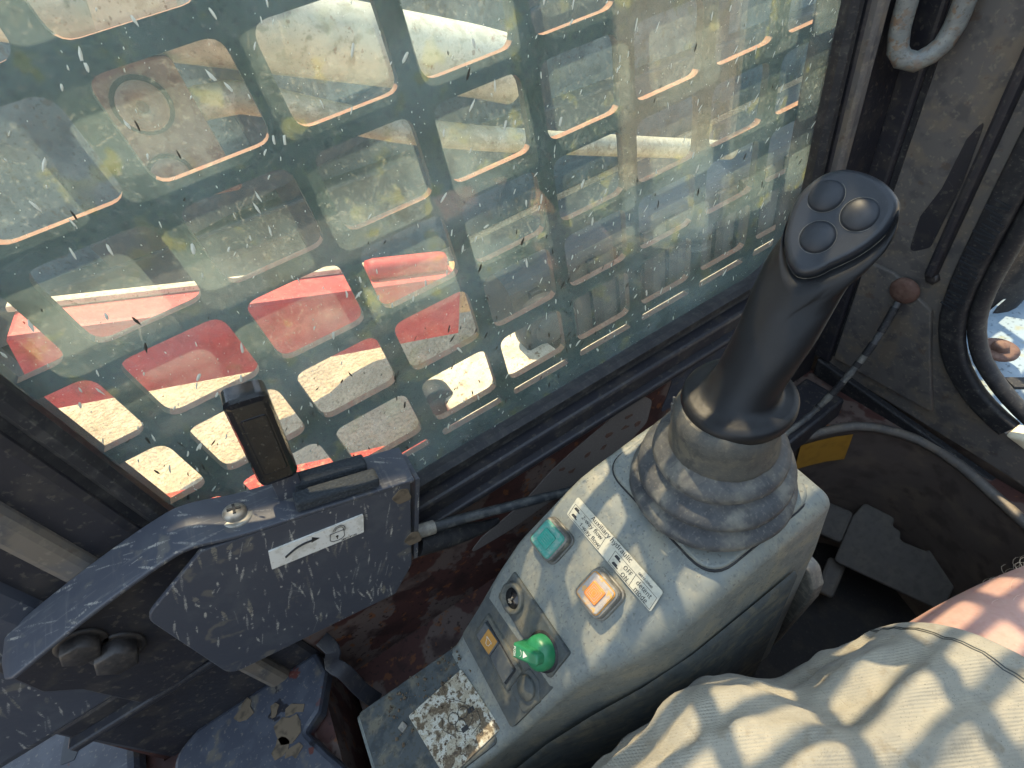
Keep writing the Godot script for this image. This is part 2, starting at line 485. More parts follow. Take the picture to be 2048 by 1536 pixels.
	M.sticker = mat(tex(grime(512, 46, c8(186, 184, 170), [[c8(150, 138, 112), 5, 0.4, 0.7, 0.7], [c8(86, 70, 48), 4, 0.52, 0.66, 0.9], [c8(64, 50, 36), 14, 0.58, 0.72, 0.85], [c8(150, 140, 116), 30, 0.55, 0.75, 0.5], [c8(70, 60, 44), 50, 0.68, 0.8, 0.7, 3]])), 0.55, 16.0)
	M.ink = mat(c8(38, 38, 38), 0.6)
	M.print_white = mat(c8(214, 214, 206), 0.6)
	M.ochre = mat(tex(grime(128, 47, c8(168, 120, 44), [[c8(140, 104, 50), 9, 0.5, 0.8, 0.6]])), 0.5, 30.0)
	M.rocker = mat(tex(grime(256, 48, c8(62, 68, 72), [[c8(92, 92, 86), 6, 0.5, 0.8, 0.7]])), 0.45, 16.0, fine, 0.004)
	M.zinc = mat(tex(grime(256, 49, c8(150, 146, 136), [[c8(110, 102, 90), 9, 0.45, 0.75, 0.7]])), 0.45, 16.0, fine, 0.01, 0.5, 0.5)
	M.bolt = mat(tex(grime(256, 50, c8(56, 54, 54), [[c8(84, 78, 72), 8, 0.5, 0.8, 0.7], [c8(46, 42, 42), 16, 0.5, 0.8, 0.7]])), 0.5, 16.0, coarse, 0.02, 0.5, 0.3)
	M.cable = mat(tex(grime(256, 51, c8(42, 46, 50), [[c8(96, 96, 92), 9, 0.5, 0.72, 0.7]])), 0.5, 10.0, fine, 0.01)
	M.handle = mat(tex(grime(256, 52, c8(104, 108, 106), [[c8(130, 132, 124), 7, 0.45, 0.7, 0.7], [c8(112, 84, 60), 8, 0.62, 0.75, 0.8], [c8(60, 48, 42), 24, 0.68, 0.8, 0.6]])), 0.5, 12.0, coarse, 0.02)
	M.red_paint = mat(c8(190, 62, 40), 0.6)
	M.splash_light = mat(c8(204, 206, 190), 0.8)
	M.splash_dark = mat(c8(54, 52, 44), 0.8)
	M.dirt = mat(tex(grime(128, 53, c8(96, 84, 68), [[c8(60, 52, 42), 8, 0.5, 0.8, 0.7]])), 0.95, 10.0)
	# the pane and the two films of dust on it
	M.glass = StandardMaterial3D.new()
	M.glass.transparency = BaseMaterial3D.TRANSPARENCY_ALPHA
	M.glass.albedo_color = Color(0.55, 0.72, 0.66, 0.05)
	M.glass.roughness = 0.03
	M.glass.cull_mode = BaseMaterial3D.CULL_DISABLED
	for k in 2:
		var layers := [[Color(0.72, 0.82, 0.84, 0.8), 4, 0.4, 0.8, 0.85], [Color(0.82, 0.83, 0.52, 1.0), 17, 0.68, 0.82, 0.7], [Color(0.8, 0.85, 0.85, 0.08), 11, 0.55, 0.8, 0.7], [Color(0.86, 0.9, 0.86, 0.8), 40, 0.6, 0.85, 0.35, 5], [Color(0.9, 0.92, 0.88, 1.0), 150, 0.7, 0.82, 0.75, 3]]
		im = grime(1024, 60 + k, Color(0.66, 0.77, 0.80, 0.28), layers, true)
		scratch(im, rng, 900, Color(0.95, 0.96, 0.92, 1.0), 3, 26, 2.4, 0.5, 0.9, 0.7)
		scratch(im, rng, 300, Color(0.8, 0.85, 0.8, 0.1), 3, 26, 2.4, 0.5, 0.9, 0.8)
		var m := mat(tex(im), 0.9, 1.0)
		m.uv1_triplanar = false
		m.transparency = BaseMaterial3D.TRANSPARENCY_ALPHA
		m.albedo_color = Color(1, 1, 1, 0.29)
		m.backlight_enabled = true
		m.backlight = Color(1.5, 1.5, 1.5)
		m.metallic_specular = 0.1
		M["film%d" % k] = m


# ---------------------------------------------------------------- the scene
func _ready() -> void:
	var cam := Camera3D.new()
	cam.name = "camera"
	cam.transform = Transform3D(Basis(Vector3(0.4989, -0.1981, -0.8437), Vector3(0.5466, -0.6835, 0.4837), Vector3(0.6725, 0.7025, 0.2327)).orthonormalized(), Vector3(0, 1.6, 0))
	cam.transform.basis = Basis(Vector3(0.4989, -0.1981, -0.8437), Vector3(-0.5466, 0.6835, -0.4837), Vector3(0.6725, 0.7025, 0.2327)).orthonormalized()
	cam.fov = 73.53
	cam.near = 0.02
	cam.far = 400.0
	add_child(cam)
	cam.current = true
	var we := WorldEnvironment.new()
	we.name = "environment"
	var env := Environment.new()
	env.background_mode = Environment.BG_SKY
	var sm := ProceduralSkyMaterial.new()
	sm.sky_top_color = Color(0.6, 0.67, 0.75)
	sm.sky_horizon_color = Color(0.88, 0.89, 0.88)
	sm.ground_horizon_color = Color(0.7, 0.66, 0.58)
	sm.ground_bottom_color = Color(0.5, 0.45, 0.38)
	sm.sky_energy_multiplier = 1.35
	var sky := Sky.new()
	sky.sky_material = sm
	env.sky = sky
	env.tonemap_mode = Environment.TONE_MAPPER_LINEAR
	env.tonemap_exposure = 2.2
	env.sdfgi_enabled = true
	env.ssao_enabled = true
	env.ssil_enabled = true
	we.environment = env
	add_child(we)
	var sun := DirectionalLight3D.new()
	sun.name = "sun"
	sun.light_color = Color(1.0, 0.91, 0.74)
	sun.light_energy = 1.6
	sun.light_angular_distance = 0.5
	sun.shadow_enabled = true
	add_child(sun)
	sun.look_at_from_position(Vector3.ZERO, Vector3(1, -1.9, 0.36), Vector3(0, 0, 1))
	make_materials()
	build_outside()
	build_cab()
	build_window()
	build_console()
	build_joystick()
	build_lock_lever()
	build_small_things()
	build_person()


func build_outside() -> void:
	var s := st()
	var fn := FastNoiseLite.new()
	fn.seed = 5
	fn.frequency = 0.55
	fn.fractal_octaves = 4
	var rows := []
	var n := 130
	for i in n + 1:
		var r := []
		for j in n + 1:
			var a := (float(i) / n * 2.0 - 1.0)
			var b := (float(j) / n * 2.0 - 1.0)
			var x := signf(a) * (absf(a) * 4.0 + pow(absf(a), 7.0) * 146.0)
			var z := signf(b) * (absf(b) * 4.0 + pow(absf(b), 7.0) * 146.0)
			var rut := 0.05 * sin(x * 9.0 + fn.get_noise_2d(x, z) * 6.0) * exp(-pow((z + 2.6) / 1.4, 2.0))
			r.append(Vector3(x, fn.get_noise_2d(x * 2.0, z * 2.0) * 0.08 + rut, z))
		rows.append(r)
	grid(s, rows)
	struct("ground", done(s), M.sand)

	# the machine parked beside the cab
	var t := thing("pale_steel_pipe", "thick pale cream pipe sloping down beyond the window guard, lug on its upper end", "pipe")
	part("pipe_body", tube(curve([Vector3(-1.34, 1.80, 0.60), Vector3(-1.34, 1.62, 0.20), Vector3(-1.34, 1.27, -0.60), Vector3(-1.34, 1.22, -0.70)], 30), 0.078, 28), M.pipe, t)
	s = st()
	box(s, Vector3(-1.245, 1.545, 0.03), Vector3(0.06, 0.075, 0.125), Basis(Vector3(1, 0, 0), -0.34), 0.0, 0.003)
	part("lug", done(s), M.cream, t)
	t = thing("thin_grey_pipe", "thinner grey weathered pipe running below the thick pale pipe", "pipe")
	part("pipe_body", tube(curve([Vector3(-1.31, 1.385, 0.06), Vector3(-1.31, 1.375, -0.05), Vector3(-1.31, 1.20, -0.36), Vector3(-1.31, 1.03, -0.74), Vector3(-1.31, 0.72, -1.5)], 30), 0.031, 20), M.pipe_grey, t)
	t = thing("rusty_pivot_plate", "rusty steel plate with two round pin heads behind the upper left guard holes", "steel plate")
	part("plate", side(-1.27, [[0.025, 1.22], [0.175, 1.25], [0.165, 1.50], [0.02, 1.475]], 0.015, 0.04, 0.004), M.plate_rust, t)
	for p in [[1.4185, 0.1064, 0.042], [1.293, 0.135, 0.036]]:
		var o := part("pin_head", turned(Vector3(-1.27, p[0], p[1]), up_basis(Vector3(1, 0, 0)), [[p[2], 0.0], [p[2], 0.014], [p[2] * 0.9, 0.02], [p[2] * 0.3, 0.02], [p[2] * 0.22, 0.014]], 28), M.plate_rust, t)
		part("washer", turned(Vector3(-1.27, p[0], p[1]), up_basis(Vector3(1, 0, 0)), [[p[2] * 1.2, 0.0], [p[2] * 1.2, 0.003]], 28), M.bolt, o)
	t = thing("red_beam", "long red steel beam with a cream top edge crossing behind the guard", "steel beam")
	var d := Vector3(0, 0.369, 1.0).normalized()
	var bas := Basis(Vector3(1, 0, 0), Vector3(1, 0, 0).cross(-d) * -1.0, -d)
	bas = Basis(Vector3(1, 0, 0), Vector3(0, d.z, -d.y), Vector3(0, d.y, d.z))
	var mid := Vector3(-1.37, 0.95, 0.1)
	s = st()
	box(s, mid + bas.y * -0.105, Vector3(0.14, 0.2, 1.05), bas, 0.0, 0.012)
	part("beam_body", done(s), M.red, t)
	s = st()
	box(s, mid + bas.y * 0.0 + Vector3(-0.052, 0.004, 0), Vector3(0.03, 0.014, 1.06), bas, 0.0, 0.003)
	part("top_edge", done(s), M.cream, t)
	s = st()
	box(s, mid + bas.y * -0.075 - bas.z * 0.56, Vector3(0.15, 0.11, 0.075), bas, 0.01, 0.006)
	part("end_block", done(s), M.tan, t)
	part("coupling", turned(mid + bas.y * 0.012 - bas.z * 0.38, Basis(bas.x, -bas.z, bas.y).orthonormalized(), [[0.0, -0.12], [0.03, -0.12], [0.034, -0.1], [0.034, 0.1], [0.03, 0.12], [0.0, 0.12]], 20), M.red, t)
	t = thing("machine_chassis", "grey green flank of the machine parked beside the cab, in shade", "machine")
	part("side_panel", side(-2.3, [[0.45, 0.42], [0.45, 0.62], [1.9, 0.75], [1.9, 1.9], [-4.2, 1.55], [-4.2, 0.30], [-0.5, 0.30]], 0.0, 0.02, 0.01), M.chassis, t)
	part("upper_panel", side(-2.42, [[1.9, 1.7], [-4.2, 1.4], [-4.2, 2.1], [1.9, 2.25]], 0.02, 0.06, 0.01), M.chassis, t)
	part("added_shade_deck", level(1.36, [[-2.32, -0.42], [-3.9, -0.42], [-3.9, -5.0], [-2.32, -5.0]], 0.0, 0.06), M.chassis_dark, t)  # unseen slab added to keep the ground behind in shade
	for z in [1.1, -0.1, -1.3, -2.4]:
		s = st()
		box(s, Vector3(-2.26, 1.13, z), Vector3(0.07, 1.0, 0.09), Basis(), 0.0, 0.006)
		part("upright", done(s), M.chassis_dark, t)
	s = st()
	box(s, Vector3(-2.25, 0.72, -1.2), Vector3(0.12, 0.12, 5.6), Basis(Vector3(1, 0, 0), -0.05), 0.0, 0.01)
	part("lower_rail", done(s), M.chassis_dark, t)
	s = st()
	box(s, Vector3(-2.24, 1.12, -1.6), Vector3(0.08, 0.13, 4.4), Basis(Vector3(1, 0, 0), 0.1), 0.0, 0.01)
	part("cross_rail", done(s), M.chassis_dark, t)
	t = thing("shade_block", "dark ribbed block added low behind the guard in place of shaded ground", "added block")
	s = st()
	sweep(s, [Vector3(-1.76, 0.24, -0.62), Vector3(-1.76, 0.24, -4.5)], rounded([Vector2(-0.24, -0.24), Vector2(0.24, -0.24), Vector2(0.24, 0.24), Vector2(-0.24, 0.24)], 0.1, 6), Vector3(0, 1, 0), false)
	part("shade_block_body", done(s), M.chassis_dark, t)  # dark block added to stand in for shaded ground here
	for k in 18:
		s = st()
		box(s, Vector3(-1.512, 0.24, -0.72 - k * 0.14), Vector3(0.03, 0.36, 0.05), Basis(), 0.0, 0.006)
		part("shade_block_rib", done(s), M.rubber, t)
	for q in [["dark round roller low behind the guard, right of the sunlit sandy step", Vector3(-0.715, 0.955, -0.350), 0.062], ["smaller dark roller low behind the guard, left of the sunlit sandy step", Vector3(-0.715, 0.92, -0.088), 0.038]]:
		t = thing("roller", q[0], "roller", "rollers outside the foot of the window")
		var r: float = q[2]
		part("tyre", turned(q[1], up_basis(Vector3(1, 0, 0)), [[r * 0.55, -0.02], [r * 0.94, -0.02], [r, -0.015], [r, 0.015], [r * 0.94, 0.02], [r * 0.55, 0.02]], 36), M.rubber, t)
		part("hub", turned(q[1], up_basis(Vector3(1, 0, 0)), [[0.0, -0.022], [r * 0.55, -0.022], [r * 0.55, 0.022], [r * 0.3, 0.028], [0.0, 0.03]], 24), M.chassis_dark, t)
	t = thing("red_side_cover", "sunlit red body cover just outside the foot of the window", "body panel")
	s = st()
	var pr := []
	for q in [[-0.62, 0.55], [-0.625, 0.9], [-0.61, 0.935], [-0.58, 0.95], [-0.34, 0.955]]:
		var r := []
		for k in 9:
			var z := lerpf(0.75, -0.09, k / 8.0)
			r.append(Vector3(q[0] - (0.45 * (z + 0.08) if q[0] < -0.5 else 0.0), q[1], z))
		pr.append(r)
	grid(s, pr)
	part("cover_sheet", done(s), M.red_gritty, t)
	t = thing("dusty_ledge", "sand coloured ledge seen through the slots along the foot of the guard", "ledge")
	part("ledge_sheet", level(0.93, [[-0.34, -0.1], [-0.34, -1.4], [-0.64, -1.4], [-0.64, -0.34], [-0.79, -0.33], [-0.79, -0.1]], 0.0, 0.3, 0.006), M.cream, t)
	t = thing("added_shade_beam", "unseen beam added above and outside the side window to shade its lower part", "added beam")
	s = st()
	box(s, Vector3(-0.773, 2.06, -0.167), Vector3(0.24, 0.11, 2.8), Basis(Vector3(1, 0, 0), -0.2), 0.0, 0.01)
	part("shade_beam_body", done(s), M.chassis_dark, t)  # unseen blocker added to keep the lower glass and lever in shade

	# beyond the front opening
	t = thing("blue_fender_plate", "chipped blue steel plate outside the front opening with one rusty bolt", "steel plate")
	part("plate", level(1.08, [[-0.185, -0.635], [-0.195, -0.80], [0.25, -1.02], [0.25, -0.52], [-0.05, -0.515]], 0.004, 0.02, 0.003), M.blue, t)
	part("joint_strip", level(1.084, [[-0.118, -0.612], [-0.104, -0.605], [0.14, -0.86], [0.12, -0.87]], 0.0, 0.004), M.rubber, t)
	var bo := part("bolt_head", turned(Vector3(-0.145, 1.0845, -0.652), Basis(), [[0.009, 0.0], [0.0085, 0.006], [0.007, 0.0075], [0.0, 0.0078]], 6), M.rust, t)
	part("washer", turned(Vector3(-0.145, 1.081, -0.652), Basis(), [[0.0195, 0.0], [0.0195, 0.003], [0.018, 0.004], [0.009, 0.004]], 28), M.rust, bo)
	t = thing("black_hose", "black hydraulic hose curving past the blue plate outside", "hose")
	part("hose_body", tube(curve([Vector3(0.05, 1.45, -0.98), Vector3(-0.13, 1.30, -0.88), Vector3(-0.20, 1.13, -0.80), Vector3(-0.22, 0.95, -0.72), Vector3(-0.24, 0.6, -0.7)], 24), 0.03, 16), M.rubber, t)
	t = thing("black_outer_rail", "dark steel rail outside the front opening, under the hose", "rail")
	s = st()
	box(s, Vector3(0.0, 0.98, -0.86), Vector3(0.7, 0.05, 0.05), Basis(Vector3(0, 1, 0), 0.25), 0.0, 0.006)
	part("rail_body", done(s), M.rubber, t)


func build_cab() -> void:
	# left wall: lower panel, front post and rear post round the window opening
	var t := thing("cab_side_wall", "dark dusty left wall of the cab around the side window", "wall")
	t.set_meta("kind", "structure")
	part("lower_panel", side(-0.274, [[0.31, 0.7], [-0.5, 0.7], [-0.5, 1.236], [0.31, 1.236]], 0.0, 0.03), M.oxide, t)
	part("paint_patch", side(-0.2732, [[0.0, 1.132], [-0.05, 1.128], [-0.12, 1.134], [-0.20, 1.146], [-0.228, 1.160], [-0.236, 1.19], [-0.225, 1.204], [-0.19, 1.203], [-0.14, 1.190], [-0.11, 1.180], [-0.07, 1.158], [-0.02, 1.146]], 0.012, 0.001), M.wall_pale, t)
	part("blue_patch", side(-0.2733, [[-0.245, 1.16], [-0.36, 1.16], [-0.36, 1.232], [-0.25, 1.232], [-0.262, 1.20], [-0.255, 1.18]], 0.01, 0.001), M.fender, t)
	part("window_sill", side(-0.262, [[0.3, 1.234], [-0.5, 1.234], [-0.5, 1.252], [0.3, 1.252]], 0.0, 0.03, 0.003), M.frame, t)
	part("sill_ridge", side(-0.254, [[0.3, 1.229], [-0.44, 1.229], [-0.44, 1.236], [0.3, 1.236]], 0.0, 0.02, 0.002), M.frame, t)
	part("front_post", side(-0.268, [[-0.436, 1.0], [-0.5, 1.0], [-0.5, 2.15], [-0.436, 2.15]], 0.0, 0.045, 0.004), M.frame, t)
	part("post_ridge", side(-0.262, [[-0.437, 1.24], [-0.449, 1.24], [-0.449, 2.15], [-0.437, 2.15]], 0.0, 0.01, 0.003), M.wall, t)
	part("rear_post", side(-0.271, [[0.30, 1.0], [0.158, 1.0], [0.158, 2.15], [0.36, 2.15]], 0.0, 0.05, 0.006), M.frame, t)
	part("post_ridge", side(-0.264, [[0.205, 1.0], [0.186, 1.0], [0.186, 2.15], [0.205, 2.15]], 0.0, 0.02, 0.005), M.wall, t)
	part("rear_panel", side(-0.262, [[0.9, 1.24], [0.222, 1.24], [0.222, 2.15], [0.9, 2.15]], 0.0, 0.05, 0.014), M.lever_paint, t)
	part("top_rail", side(-0.262, [[0.9, 2.06], [-0.5, 2.06], [-0.5, 2.15], [0.9, 2.15]], 0.0, 0.06, 0.004), M.frame, t)

	# front wall with the edge of the front opening
	t = thing("cab_front_wall", "dusty grey front corner panel of the cab beside the front opening", "wall")
	t.set_meta("kind", "structure")
	part("corner_panel", front(-0.5, [[-0.30, 1.085], [-0.30, 2.15], [-0.165, 2.15], [-0.165, 1.36], [-0.166, 1.27], [-0.160, 1.215], [-0.145, 1.172], [-0.122, 1.142], [-0.094, 1.126], [-0.05, 1.112], [0.5, 1.0], [0.5, 0.98], [-0.05, 1.072]], 0.0, 0.02), M.wall, t)
	part("light_strip", front(-0.494, [[-0.270, 1.09], [-0.249, 1.09], [-0.249, 2.15], [-0.270, 2.15]], 0.0, 0.006, 0.003), M.frame, t)
	part("groove", front(-0.4985, [[-0.2485, 1.10], [-0.2435, 1.10], [-0.2435, 2.15], [-0.2485, 2.15]], 0.0, 0.003), M.rubber, t)
	part("rib", front(-0.491, [[-0.190, 1.25], [-0.181, 1.25], [-0.181, 2.15], [-0.190, 2.15]], [0.004, 0.004, 0, 0], 0.012, 0.003), M.frame, t)
	part("flaked_patch", front(-0.4992, [[-0.212, 1.262], [-0.196, 1.275], [-0.193, 1.34], [-0.196, 1.39], [-0.203, 1.372], [-0.206, 1.33], [-0.214, 1.30]], 0.006, 0.0006), M.frame, t)
	part("cover_plate", front(-0.4955, [[-0.245, 1.10], [-0.13, 1.10], [-0.155, 1.165], [-0.172, 1.215], [-0.186, 1.222], [-0.215, 1.238], [-0.245, 1.24]], [0.002, 0.002, 0.01, 0.004, 0.006, 0.012, 0.002], 0.004, 0.0012), M.wall, t)
	var b := part("round_cap", turned(Vector3(-0.2, 1.2265, -0.4955), up_basis(Vector3(0, 0, 1)), [[0.0135, 0.0], [0.0135, 0.003], [0.012, 0.0055], [0.006, 0.0065], [0.0, 0.0065]], 30), M.rust, t)
	b.set_meta("label", "round brown cap at the end of the cable")
	part("small_bolt", turned(Vector3(-0.1835, 1.2475, -0.5), up_basis(Vector3(0, 0, 1)), [[0.006, 0.0], [0.006, 0.004], [0.004, 0.005], [0.0, 0.005]], 6), M.bolt, t)

	struct("cab_right_wall", slab(Vector3(0.52, 0, 0), Vector3(0, 0, 1), Vector3(0, 1, 0), rounded([Vector2(-0.5, 0.8), Vector2(0.9, 0.8), Vector2(0.9, 1.8), Vector2(-0.5, 1.8)], 0.0), 0.03), M.frame)
	struct("cab_front_right_panel", front(-0.5, [[0.10, 1.07], [0.55, 0.98], [0.55, 2.15], [0.14, 2.15], [0.10, 1.6]], [0.02, 0.0, 0.0, 0.03, 0.1], 0.02), M.frame)

	# rubber seal of the front opening, in two beads
	t = thing("door_seal", "cracked black rubber seal curving round the front opening", "rubber seal")
	var pa := curve([Vector3(-0.158, 2.1, -0.497), Vector3(-0.158, 1.5, -0.497), Vector3(-0.159, 1.33, -0.497), Vector3(-0.158, 1.255, -0.497), Vector3(-0.152, 1.212, -0.497), Vector3(-0.137, 1.178, -0.497), Vector3(-0.117, 1.155, -0.497), Vector3(-0.094, 1.139, -0.497), Vector3(-0.07, 1.129, -0.497)], 70)
	var s := st()
	sweep(s, pa, rect(0.021, 0.011, 0.0045), Vector3(0, 0, 1))
	part("outer_bead", done(s), M.rubber, t)
	pa = curve([Vector3(-0.142, 2.1, -0.503), Vector3(-0.142, 1.5, -0.503), Vector3(-0.1425, 1.31, -0.503), Vector3(-0.142, 1.25, -0.503), Vector3(-0.136, 1.216, -0.503), Vector3(-0.121, 1.187, -0.503), Vector3(-0.10, 1.167, -0.503), Vector3(-0.075, 1.151, -0.503), Vector3(-0.045, 1.138, -0.503)], 70)
	s = st()
	sweep(s, pa, ngon(0.0072, 12), Vector3(0, 0, 1))
	part("inner_bead", done(s), M.rubber, t)
	var ed := part("bare_edge", front(-0.4965, [[-0.072, 1.120], [-0.044, 1.131], [0.5, 0.99], [0.5, 0.965]], 0.002, 0.02, 0.002), M.cream, t)
	ed.set_meta("label", "torn pale edge where the seal has come away")
	var rng := RandomNumberGenerator.new()
	rng.seed = 4
	for k in 26:
		var y := 1.23 + k * 0.0042 + rng.randf_range(-0.001, 0.001)
		s = st()
		box(s, Vector3(-0.1585 + rng.randf_range(-0.002, 0.002), y, -0.4915), Vector3(rng.randf_range(0.009, 0.017), 0.0015, 0.0011), Basis(Vector3(0, 0, 1), rng.randf_range(-0.3, 0.1)))
		part("crack", done(s), M.button_black, t)

	for q in [[-0.09, 1.15], [-0.13, 1.16], [-0.15, 1.17], [-0.17, 1.165], [-0.18, 1.18], [-0.2, 1.175], [-0.205, 1.188], [-0.12, 1.172], [-0.215, 1.168]]:
		var spot := []
		for i in 7:
			var a := TAU * i / 7
			var r := rng.randf_range(0.0012, 0.0042)
			spot.append([q[0] + cos(a) * r * 1.5, q[1] + sin(a) * r])
		part("rust_spot", side(-0.2728, spot, 0.0005, 0.0006), M.rust, get_node("cab_side_wall"))
	# inner ledge, footwell, floor
	s = st()
	var lip := [Vector3(-0.207, 1.06, -0.10), Vector3(-0.2085, 1.06, -0.30), Vector3(-0.208, 1.06, -0.379), Vector3(-0.194, 1.06, -0.428), Vector3(-0.173, 1.06, -0.465), Vector3(-0.132, 1.06, -0.489), Vector3(-0.085, 1.06, -0.490), Vector3(-0.014, 1.06, -0.470), Vector3(0.25, 1.06, -0.40), Vector3(0.5, 1.06, -0.35)]
	var lp := curve(lip, 50)
	var poly := []
	for p in [[-0.275, 0.16], [-0.275, -0.5], [0.5, -0.5]]:
		poly.append(p)
	for i in range(lp.size() - 1, -1, -1):
		poly.append([lp[i].x, lp[i].z])
	poly.append([-0.10, 0.16])
	struct("cab_ledge", level(1.06, poly, 0.0, 0.006), M.oxide)
	t = thing("footwell", "deep brown footwell with a curved front wall below the console", "footwell")
	t.set_meta("kind", "structure")
	var low := []
	for p in lp:
		low.append(Vector3(p.x + 0.012, 0.78, p.z + 0.012))
	var mid := []
	for p in lp:
		mid.append(Vector3(p.x + 0.003, 0.95, p.z + 0.003))
	s = st()
	grid(s, [lp, mid, low])
	part("curved_wall", done(s), M.deep, t)
	part("lip", tube(lp, 0.0055, 8, Vector3(0, 1, 0)), M.wall, t)
	part("yellow_patch", curved_patch(lp, 14, 17, 1.05, 1.005), M.yellow, t)
	struct("cab_floor", level(0.8, [[-0.275, 0.9], [-0.275, -0.62], [0.7, -0.62], [0.7, 0.9]], 0.0, 0.03), M.floor)
	s = st()
	box(s, Vector3(-0.22, 1.074, -0.36), Vector3(0.05, 0.028, 0.20), Basis(Vector3(0, 1, 0), 0.05), 0.004, 0.003)
	tag(part("grey_duct", done(s), M.frame, self), "low grey metal duct along the wall under the joystick", "duct")
	struct("front_bulkhead", front(-0.512, [[-0.30, 0.7], [0.7, 0.7], [0.7, 0.93], [0.5, 0.985], [-0.05, 1.08], [-0.30, 1.10]], 0.0, 0.02), M.deep)
	t = thing("front_sill_strip", "black rubber strip along the foot of the front panel", "rubber strip")
	part("strip", front(-0.492, [[-0.262, 1.062], [0.5, 0.955], [0.5, 0.985], [-0.262, 1.088]], 0.0, 0.008, 0.002), M.rubber, t)

	# seat-side covers at the lower left
	t = thing("front_seat_cover", "blue grey steel cover with torn rusty edge under the lock lever", "steel cover")
	part("cover_sheet", level(1.139, [[-0.272, 0.16], [-0.25, 0.156], [-0.222, 0.17], [-0.214, 0.184], [-0.19, 0.172], [-0.165, 0.158], [-0.12, 0.15], [-0.12, 0.292], [-0.262, 0.292], [-0.272, 0.27]], [0.004, 0.004, 0.004, 0.003, 0.004, 0.003, 0.01, 0.01, 0.022, 0.01], 0.014, 0.004), M.fender, t)
	for q in [[-0.226, 0.196, 0.012], [-0.216, 0.205, 0.009], [-0.236, 0.188, 0.008], [-0.206, 0.196, 0.007], [-0.244, 0.205, 0.006], [-0.262, 0.228, 0.010]]:
		var crust := []
		for i in 9:
			var a := TAU * i / 9
			var r: float = q[2] * rng.randf_range(0.4, 1.2)
			crust.append([q[0] + cos(a) * r, q[1] + sin(a) * r])
		part("mud_crust", level(1.1396, crust, 0.0008, 0.0012), M.dirt, t)
	s = st()
	var tp := curve([Vector3(-0.268, 1.158, 0.146), Vector3(-0.256, 1.150, 0.142), Vector3(-0.246, 1.150, 0.146), Vector3(-0.236, 1.143, 0.140), Vector3(-0.225, 1.118, 0.138), Vector3(-0.218, 1.098, 0.134)], 20)
	sweep(s, tp, rect(0.013, 0.004, 0.001), Vector3(0.2, 0.9, -0.3))
	part("bent_tab", done(s), M.frame, t)
	t = thing("rear_seat_cover", "blue grey steel cover with rust red chips in the lower left corner", "steel cover")
	part("cover_sheet", level(1.142, [[-0.46, 0.585], [-0.392, 0.446], [-0.351, 0.371], [-0.328, 0.340], [-0.30, 0.322], [-0.12, 0.314], [-0.12, 0.7], [-0.46, 0.7]], [0.01, 0.01, 0.01, 0.01, 0.01, 0.01, 0.01, 0.01], 0.014, 0.006), M.fender, t)
	for q in [[-0.330, 0.372, 0.017], [-0.286, 0.372, 0.013], [-0.262, 0.40, 0.012]]:
		var dark := []
		var red := []
		for i in 9:
			var a := TAU * i / 9
			var r: float = q[2] * rng.randf_range(0.55, 1.15)
			dark.append([q[0] + cos(a) * r * 1.3, q[1] + sin(a) * r])
			red.append([q[0] + cos(a) * r * 0.6, q[1] + sin(a) * r * 0.5])
		var chip := part("paint_chip", level(1.1424, dark, 0.001, 0.001), M.button_black, t)
		part("bare_primer", level(1.1428, red, 0.001, 0.001), M.oxide, chip)
	part("edge_trim", level(1.152, [[-0.44, 0.50], [-0.3723, 0.379], [-0.359, 0.376], [-0.42, 0.50]], 0.001, 0.012, 0.002), M.wall, t)
	struct("seat_base", level(1.122, [[-0.272, 0.168], [-0.10, 0.168], [0.5, 0.168], [0.5, 0.9], [-0.5, 0.9], [-0.5, 0.31], [-0.272, 0.31]], 0.0, 0.26), M.oxide)
	t = thing("seat_cushion", "dark seat cushion under the operator's thigh", "seat")
	part("cushion", level(1.075, [[-0.03, -0.16], [0.45, -0.16], [0.47, 0.5], [-0.04, 0.5]], 0.05, 0.11, 0.03), M.fabric_black, t)

func curved_patch(lp: Array, i0: int, i1: int, y0: float, y1: float) -> Mesh:
	var s := st()
	var a := []
	var b := []
	for i in range(i0, i1 + 1):
		a.append(lp[i] + Vector3(0.0032, y0 - 1.06, 0.0028))
		b.append(lp[i] + Vector3(0.0062, y1 - 1.06, 0.0058))
	grid(s, [a, b])
	return done(s)


